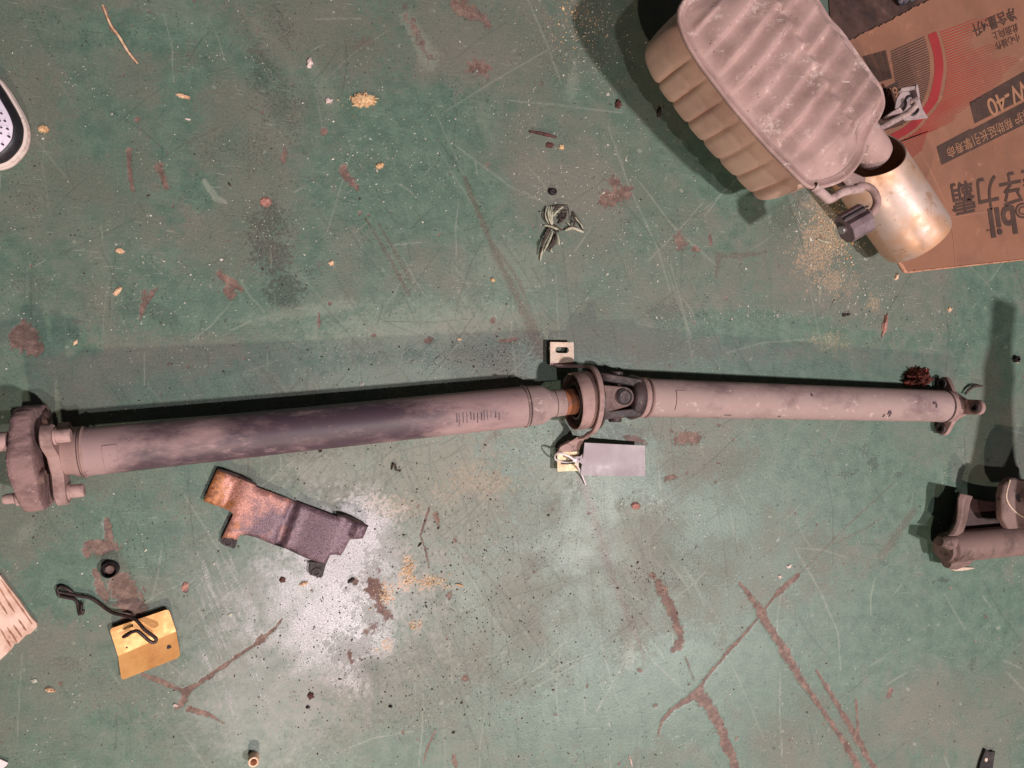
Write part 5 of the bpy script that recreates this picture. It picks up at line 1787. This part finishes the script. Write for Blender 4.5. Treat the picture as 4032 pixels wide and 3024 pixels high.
# ------------------------------------------------------------------ cast bracket at the right edge
M_CAST = mat("brown_cast_bracket", srgb(132, 107, 102), srgb(100, 79, 75), 14, .42, .62, srgb(72, 54, 50), 17, .54, .66, rough=.7, bump=.3)
M_CAST_D = mat("greasy_cast_web", srgb(70, 48, 46), srgb(50, 36, 36), 30, .4, .7, rough=.6, bump=.3)
zb = lambda x, y: (3500 + x * .3315, 1750 + y * .3315)
brk = thing("cast_bracket", "brown curved metal bracket at the right edge below the shaft end", "bracket", tuple(W(3900, 2120)))


def slabz(name, pts, z1, z0, m, bev=.003, lbl=None):
    P = [W(*zb(x, y), z1) for x, y in pts]
    return MB().prism([(p.x, p.y) for p in P], z0, z1).build(name, m, brk, angle=35, bevel=bev, label=lbl)


slabz("web", [(900, 600), (1000, 640), (1150, 670), (1400, 690), (1500, 1000), (1200, 1060), (860, 1090), (830, 900)], .022, .012, M_CAST_D, .001)
mb = MB()
wall = [(840, 575), (815, 640), (812, 720), (806, 830), (790, 930), (745, 1020), (690, 1090)]
inw = [(1005, 615), (975, 680), (958, 760), (940, 860), (918, 950), (890, 1040), (860, 1085)]
vs, fs = [], []
for i, (a, b) in enumerate(zip(wall, inw)):
    vs += [W(*zb(*a), .052), W(*zb((a[0] * .5 + b[0] * .5), (a[1] * .5 + b[1] * .5)), .058), W(*zb(*b), .040), W(*zb(*b), .040) + Vector((0, 0, -.03)), W(*zb(*a), .052) + Vector((.052, 0, -.046))]
for i in range(len(wall) - 1):
    for k in range(5):
        fs.append((5 * i + k, 5 * i + (k + 1) % 5, 5 * i + 5 + (k + 1) % 5, 5 * i + 5 + k))
fs += [(4, 3, 2, 1, 0), tuple(range(len(vs) - 5, len(vs)))]
mb.add(vs, fs).build("curved_flange", M_CAST, brk, angle=50, bevel=.002)
pb = [W(*zb(x, y), .034) for x, y in [(640, 1240), (720, 1225), (900, 1200), (1150, 1175), (1400, 1150), (1700, 1120), (2300, 1040)]]
MB().tube(smooth_path(pb, 5), [.022] * 4 + [.027] * 27, 28).build("beam", M_CAST, brk, label="round beam along the lower side")
mb = MB()
mb.tube([W(*zb(600, 1150), .050), W(*zb(700, 1170), .046), W(*zb(820, 1150), .042)], [.008, .0125, .012], 18)
mb.tube([W(*zb(680, 1400), .028), W(*zb(760, 1380), .026), W(*zb(900, 1330), .028)], [.010, .016, .016], 18)
mb.build("knuckle", M_CAST, brk)
MB().slab([W(*zb(x, y), .016) for x, y in [(750, 1480), (860, 1455), (1010, 1462), (1030, 1475), (900, 1500), (790, 1506)]][::-1], .010).build("edge_tab", M_ZINC, brk, bevel=.001)
lobe = round_poly([(1345, 620), (1380, 470), (1470, 392), (1620, 420), (2100, 430), (2100, 1000), (1620, 1000), (1430, 1010), (1352, 880)], 30, 4)
slabz("upright_lobe", lobe, .075, .060, M_CAST, .005)
rimp = [W(*zb(x, y), .0755) for x, y in [(1440, 420), (1410, 520), (1395, 610), (1410, 680), (1460, 760), (1530, 820), (1600, 860)]]
MB().tube(smooth_path(rimp, 5), .0014, 8).build("lobe_rim", M_ZINC, brk)
MB().slab([W(*zb(x, y), .0758) for x, y in [(1505, 600), (1560, 598), (1570, 630), (1555, 655), (1580, 680), (1540, 690), (1515, 650)]][::-1], .0006).build("lobe_hole", M_RUBBER_BLACK, brk, smooth=False)

# ------------------------------------------------------------------ rusty clod, twigs and the shavings on the floor
M_YFOAM = mat("yellow_crumbs", srgb(232, 202, 160), srgb(198, 150, 110), 220, .42, .6, srgb(160, 112, 82), 260, .58, .68, rough=.95, bump=.9, bscale=200)
M_WHITE = mat("white_flake", srgb(234, 216, 210), srgb(206, 178, 172), 200, .45, .6, rough=.8, bump=.4)
M_CREAMF = mat("cream_flake", srgb(238, 204, 172), srgb(206, 160, 128), 180, .45, .6, rough=.85, bump=.4)
M_GRIT = mat("pale_grit", srgb(222, 220, 206), srgb(176, 172, 158), 120, .4, .6, rough=.85, bump=0)
M_PINKF = mat("pink_flake", srgb(190, 140, 128), srgb(150, 108, 100), 150, .45, .6, rough=.85, bump=.5)
M_DARKF = mat("dark_flake", srgb(58, 46, 44), srgb(84, 66, 60), 160, .45, .6, rough=.8, bump=.4)
M_REDF = mat("red_brown_chip", srgb(96, 58, 54), srgb(72, 44, 42), 150, .45, .6, rough=.8, bump=.3)


def lump(name, label, cat, sx_, sy_, rx, ry, h, m, ang=0, jag=.35, seg=14, lev=5, seed=0, group=None, z0=0.0):
    """irregular crumb: rings of jittered points, flat underneath"""
    if rx > 15 and m in (M_YFOAM, M_PINKF, M_CREAMF):
        seg, lev, jag = 34, 9, .24
    r_ = random.Random(seed + int(sx_) * 7 + int(sy_))
    c = W(sx_, sy_, z0)
    px = W(sx_ + 10, sy_, z0)
    kx, ky = (px - c).length / 10, (W(sx_, sy_ + 10, z0) - c).length / 10
    rx, ry = rx * kx, ry * ky
    a0 = math.radians(-ang)
    vs, fs = [], []
    prof = [r_.uniform(1 - jag, 1 + jag * .5) for _ in range(seg)]
    for k in range(lev):
        t = k / lev
        for j in range(seg):
            a = 2 * math.pi * j / seg
            q = prof[j] * (1 - t ** 2.2) ** .5 * r_.uniform(1 - jag * .4, 1 + jag * .4) if k else prof[j]
            x, y = rx * q * math.cos(a), ry * q * math.sin(a)
            vs.append(c + Vector((x * math.cos(a0) - y * math.sin(a0), x * math.sin(a0) + y * math.cos(a0), h * t * r_.uniform(.75, 1.25))))
    vs.append(c + Vector((0, 0, h)))
    for k in range(lev - 1):
        for j in range(seg):
            fs.append((k * seg + j, k * seg + (j + 1) % seg, (k + 1) * seg + (j + 1) % seg, (k + 1) * seg + j))
    for j in range(seg):
        fs.append(((lev - 1) * seg + j, (lev - 1) * seg + (j + 1) % seg, lev * seg))
    o = MB().add(vs, fs).build(name, m, None, smooth=True, angle=30, loc=tuple(c))
    return tag(o, label, cat, group)


M_CLOD = mat("rusty_foam", srgb(150, 76, 62), srgb(84, 44, 40), 120, .42, .6, srgb(186, 104, 84), 240, .58, .68, rough=.95, bump=1.0, bscale=130, bdist=.003)
lump("rust_clod", "crumbly reddish-brown clod beside the right end of the shaft", "clod", 3600, 1488, 46, 36, .030, M_CLOD, 0, .45, 34, 12, 3)
CRUMBS = [("foam_lump", "largest crumbly yellow lump, on the green floor upper left of centre", "lump", 1430, 396, 56, 28, .007, M_YFOAM, -8),
          ("foam_lump", "small flat yellow lump below the large yellow one", "lump", 1495, 653, 20, 11, .004, M_YFOAM, -28),
          ("foam_lump", "yellow crumb just right of the shoe toe", "lump", 172, 509, 23, 15, .005, M_YFOAM, 0),
          ("white_crumb", "white crumb at upper left, left of the largest yellow lump and higher", "crumb", 1220, 248, 13, 21, .005, M_WHITE, 10),
          ("white_crumb", "white crumb immediately left of the largest yellow lump", "crumb", 1294, 399, 16, 11, .005, M_WHITE, 0),
          ("paint_flake", "pale oblong flake right of the shoe, lying at a slant", "flake", 722, 380, 30, 9, .003, M_CREAMF, 12),
          ("paint_flake", "tiny white flake below the pale oblong flake, right of the shoe", "flake", 740, 470, 12, 5, .002, M_WHITE, 10),
          ("paint_flake", "round pink flake above the dark footprint", "flake", 1046, 795, 22, 19, .003, M_PINKF, 0),
          ("paint_flake", "small pink flake left of the dark footprint, upper one", "flake", 472, 988, 19, 11, .003, M_CREAMF, 10),
          ("paint_flake", "narrow pink flake left of the dark footprint, lower one", "flake", 462, 1148, 24, 10, .003, M_CREAMF, -52),
          ("paint_flake", "crumbly pale flake in the middle right of the dark footprint", "flake", 1304, 1036, 12, 12, .003, M_CREAMF, 0),
          ("paint_flake", "ochre crumb left of the long brown track above the bracket", "flake", 1940, 1103, 11, 9, .004, M_YFOAM, 0),
          ("paint_flake", "pale chip near the bracket arch above the left tube", "flake", 1808, 1336, 12, 6, .002, M_CREAMF, 10),
          ("paint_flake", "small pale flake at the far left above the coupling", "flake", 297, 1348, 8, 11, .002, M_CREAMF, 30),
          ("red_chip", "dark red-brown chip under the thin twig near the top", "chip", 2163, 573, 15, 12, .003, M_REDF, 0),
          ("wood_chip", "little yellow chip beside the dark red-brown chip", "chip", 2211, 580, 11, 10, .003, M_YFOAM, 30),
          ("cream_chip", "cream chip under the corner of the carton", "chip", 3529, 1089, 7, 14, .004, M_CREAMF, 18),
          ("cream_chip", "small cream chip between the carton and the shaft end", "chip", 3738, 1219, 7, 10, .004, M_CREAMF, -15),
          ("wood_sliver", "long pale wood sliver standing out right above the right tube", "sliver", 3482, 1280, 9, 46, .005, M_PINKF, 14),
          ("wood_sliver", "pale sliver leaning on the black nut at the right edge", "sliver", 4010, 1417, 5, 16, .004, M_CREAMF, 40),
          ("dark_seed", "left one of two dark pellets above the right tube", "pellet", 3322, 1240, 8, 7, .005, M_DARKF, 0),
          ("dark_seed", "right one of two dark pellets above the right tube", "pellet", 3338, 1238, 8, 6, .005, M_DARKF, 0),
          ("seed_husk", "tan husk on the silvery patch right below the metal cover", "husk", 1197, 2297, 18, 8, .004, M_CREAMF, -12),
          ("seed_husk", "dark husk on the silvery patch right of the cover's lower tab", "husk", 1383, 2285, 14, 9, .004, M_DARKF, -35),
          ("seed_husk", "brown ragged husk on the silvery patch left of the tan husk", "husk", 1111, 2284, 15, 11, .003, M_REDF, 30),
          ("dark_pellet", "dark round blob low on the silvery patch", "pellet", 1224, 2738, 13, 16, .004, M_REDF, 0),
          ("dark_pellet", "smaller dark blob right below the round one on the silvery patch", "pellet", 1212, 2784, 10, 7, .003, M_DARKF, 0),
          ("wood_chip", "pale orange wood chip left of the branching crack, near the left edge", "chip", 198, 2715, 22, 9, .004, M_CREAMF, 20),
          ("white_crumb", "white crumb at the junction of the branching crack", "crumb", 690, 2775, 13, 6, .003, M_WHITE, 18),
          ("white_crumb", "white flake right of the long diagonal crack, upper one", "crumb", 3106, 2229, 10, 8, .003, M_WHITE, -30),
          ("white_crumb", "white flake on a brown spot left of the upper flake by the diagonal crack", "crumb", 3068, 2270, 8, 9, .003, M_WHITE, 30),
          ("paint_flake", "pink flake below the tag, right of the brown track", "flake", 2503, 1993, 19, 14, .003, M_PINKF, 0),
          ("wood_sliver", "thin white sliver at the bottom edge, right of centre", "sliver", 2482, 2994, 4, 24, .003, M_WHITE, -14),
          ("dark_chip", "dark chip inside the muffler's shadow", "chip", 2592, 446, 9, 20, .006, M_DARKF, 10),
          ("dark_chip", "brown lump at the rim of the muffler's shadow", "chip", 2434, 412, 12, 20, .007, M_REDF, 10),
          ("paint_flake", "cream flake at the far right of the sawdust near the lower hanger", "flake", 3356, 957, 5, 9, .003, M_YFOAM, 0),
          ("metal_pin", "tiny black and white pin in the floor's lower middle", "pin", 1538, 2780, 8, 6, .004, M_DARKF, 0),
          ("paint_flake", "small brown flake right of the brown bare strip near the ring cap", "flake", 728, 2310, 13, 20, .002, M_PINKF, 20)]
for c in CRUMBS:
    lump(*c)


def twig(name, label, cat, pts, rad, m, z=.002):
    pp = smooth_path([W(x, y, z + (k if isinstance(k, float) else 0)) for x, y, k in pts], 4)
    n = len(pp)
    mb = MB().tube(pp, [rad * (.6 + .5 * math.sin(math.pi * (i + .5) / n)) * rnd.uniform(.8, 1.15) for i in range(n)], 8)
    return tag(mb.build(name, m, None, loc=tuple(pp[0])), label, cat)


twig("thin_twig", "thin straight red-brown twig near the top centre", "twig", [(2086, 517, 0), (2120, 523, .001), (2160, 532, .001), (2190, 540, 0)], .0024, M_REDF)
twig("curved_twig", "black curved twig sticking out behind the shaft's right end", "twig", [(3800, 1552, .004), (3818, 1532, .006), (3840, 1520, .006), (3868, 1520, .004)], .0026, M_DARKF)
twig("peeled_strip", "long thin pinkish strip at the upper left", "strip", [(404, 20, 0), (436, 100, .001), (466, 140, .001), (505, 205, .001), (542, 250, 0)], .0016, M_CREAMF, .0012)
twig("steel_shaving", "dark curly shaving above the silvery patch", "shaving", [(1542, 1850, 0), (1552, 1826, .003), (1560, 1840, .003), (1560, 1852, 0), (1580, 1852, 0)], .0012, M_DARKF)
twig("grass_stem", "short pale stem in the sawdust left of the tailpipe", "stem", [(3218, 942, 0), (3240, 950, .001), (3272, 954, 0)], .0018, M_GRASS_P)
twig("wood_splinter", "thin orange splinter right of the silvery patch", "splinter", [(1796, 2300, 0), (1810, 2304, .001), (1824, 2308, 0)], .0014, M_YFOAM)


# ------------------------------------------------------------------ loose grit: countless specks
def grit(name, label, zones, size, m):
    r_ = np.random.RandomState(len(name))
    P = []
    for (cx, cy, rx, ry, n) in zones:
        if rx < 0:
            xs_, ys_ = r_.uniform(0, 4032, n), r_.uniform(0, 3024, n)
        else:
            xs_, ys_ = cx + r_.normal(0, rx * .55, n), cy + r_.normal(0, ry * .55, n)
        P += list(zip(xs_, ys_))
    vs, fs = [], []
    for (x, y) in P:
        c = W(x, y, 0.0003)
        s = size * math.exp(r_.normal(0, .45))
        a, el = r_.uniform(0, 6.28), r_.uniform(.35, 1.0)
        ca_, sa_ = math.cos(a), math.sin(a)
        b = len(vs)
        for (u, v, w) in ((1, 0, .3), (0, el, .25), (-1, .1, .3), (.1, -el, .25), (0, 0, .9)):
            u, v = u * s * r_.uniform(.7, 1.2), v * s * r_.uniform(.7, 1.2)
            vs.append((c.x + u * ca_ - v * sa_, c.y + u * sa_ + v * ca_, c.z + w * s * .7))
        fs += [(b, b + 1, b + 4), (b + 1, b + 2, b + 4), (b + 2, b + 3, b + 4), (b + 3, b, b + 4)]
    o = MB().add(vs, fs).build(name, m, None, smooth=False)
    o["kind"] = "stuff"
    o["label"] = label
    return o


grit("pale_grit", "pale specks of grit strewn over the floor", [(0, 0, -1, 0, 1300), (2330, 130, 160, 200, 420), (3300, 930, 120, 260, 900), (3180, 900, 90, 120, 240), (2250, 700, 350, 330, 420), (1500, 620, 330, 160, 220), (3420, 1200, 120, 90, 160),
                        (2950, 1240, 260, 26, 110), (3270, 1340, 120, 40, 90), (600, 1150, 350, 250, 160), (3700, 1250, 260, 160, 160), (2560, 960, 260, 220, 200)], .00085, M_GRIT)
grit("dark_grit", "dark specks of dirt strewn over the floor", [(0, 0, -1, 0, 1700), (1700, 2000, 900, 700, 900), (1900, 2400, 600, 500, 900), (1300, 2600, 330, 300, 420), (2000, 2300, 400, 400, 220), (1900, 1400, 350, 90, 260), (2560, 2280, 120, 90, 120), (3600, 1300, 300, 130, 120), (2200, 2850, 500, 180, 140)], .00075, M_DARKF)
grit("sawdust", "yellow sawdust crumbs on the floor", [(3300, 900, 80, 160, 520), (1608, 2250, 22, 50, 150), (1690, 2290, 50, 24, 140), (1515, 2350, 40, 60, 120), (2280, 90, 120, 120, 160), (2260, 30, 60, 60, 60), (1630, 2460, 30, 20, 40), (1400, 400, 60, 40, 60)], .0009, M_YFOAM)

# unseen arm beyond the right edge, added to cast the soft shadow there
pa = [Vector((1.300, -.270, .16)), Vector((1.300, -.200, .20)), Vector((1.330, -.115, .28)), Vector((1.352, -.040, .34)), Vector((1.372, .030, .38))]
MB().tube(smooth_path(pa, 5), [.062, .064, .064, .062, .058, .052, .046, .042, .040, .036, .033, .032, .034, .034, .030, .026, .024, .025, .026, .026, .026], 18, True, .5).build("shadow_caster", M_CAST, brk)


# scuffs on the shaft
M_MARK = mat("dark_mark", srgb(104, 86, 92), srgb(74, 60, 68), 60, .4, .6, rough=.7, bump=.1)
for i in range(13):
    t0 = tl(1775 + i * 13.5 + rnd.uniform(-3, 3))
    a0 = math.radians(rnd.uniform(-6, 8))
    patch(ML, t0, t0 + rnd.uniform(.0008, .0020), a0, a0 + math.radians(rnd.uniform(16, 34)), RT - .0002, RT + .00018, 6).build("scuff_mark", M_MARK, shaft)
for sx_, w_, a0, a1 in ((3452, .005, 20, 34), (3462, .002, 26, 44), (3440, .002, 34, 46), (3622, .006, -14, -6), (3632, .002, -8, 6), (3150, .003, -30, -20), (3040, .004, 52, 58), (2830, .012, 52, 56)):
    patch(MR, tr(sx_), tr(sx_) + w_, math.radians(a0), math.radians(a1), RT - .0016, RT + .00015, 5).build("scuff_mark", M_MARK, shaft)

# flat dark piece standing in for a shadow cast from outside the frame
bs = thing("shadow_strip", "flat dark piece with a hole, in place of a cast shadow at the lower right edge", "shadow piece", tuple(W(3890, 3010)))
MB().slab([W(x, y, .006) for x, y in [(3882, 2949), (3899, 2961), (3920, 2958), (3913, 3000), (3904, 3070), (3846, 3070), (3862, 3004)]][::-1], .004).build("plate", M_RUBBER_BLACK, bs, bevel=.0006)
MB().lathe(Matrix.Translation(W(3884, 2992, .0063)) @ Matrix.Rotation(-math.pi / 2, 4, 'Y'), [(0, .0036), (.0002, .0030), (.0002, 0)], 18, False, False).build("bolt_end", M_ZINC, bs)  # pale disc for the lit gap in that shadow
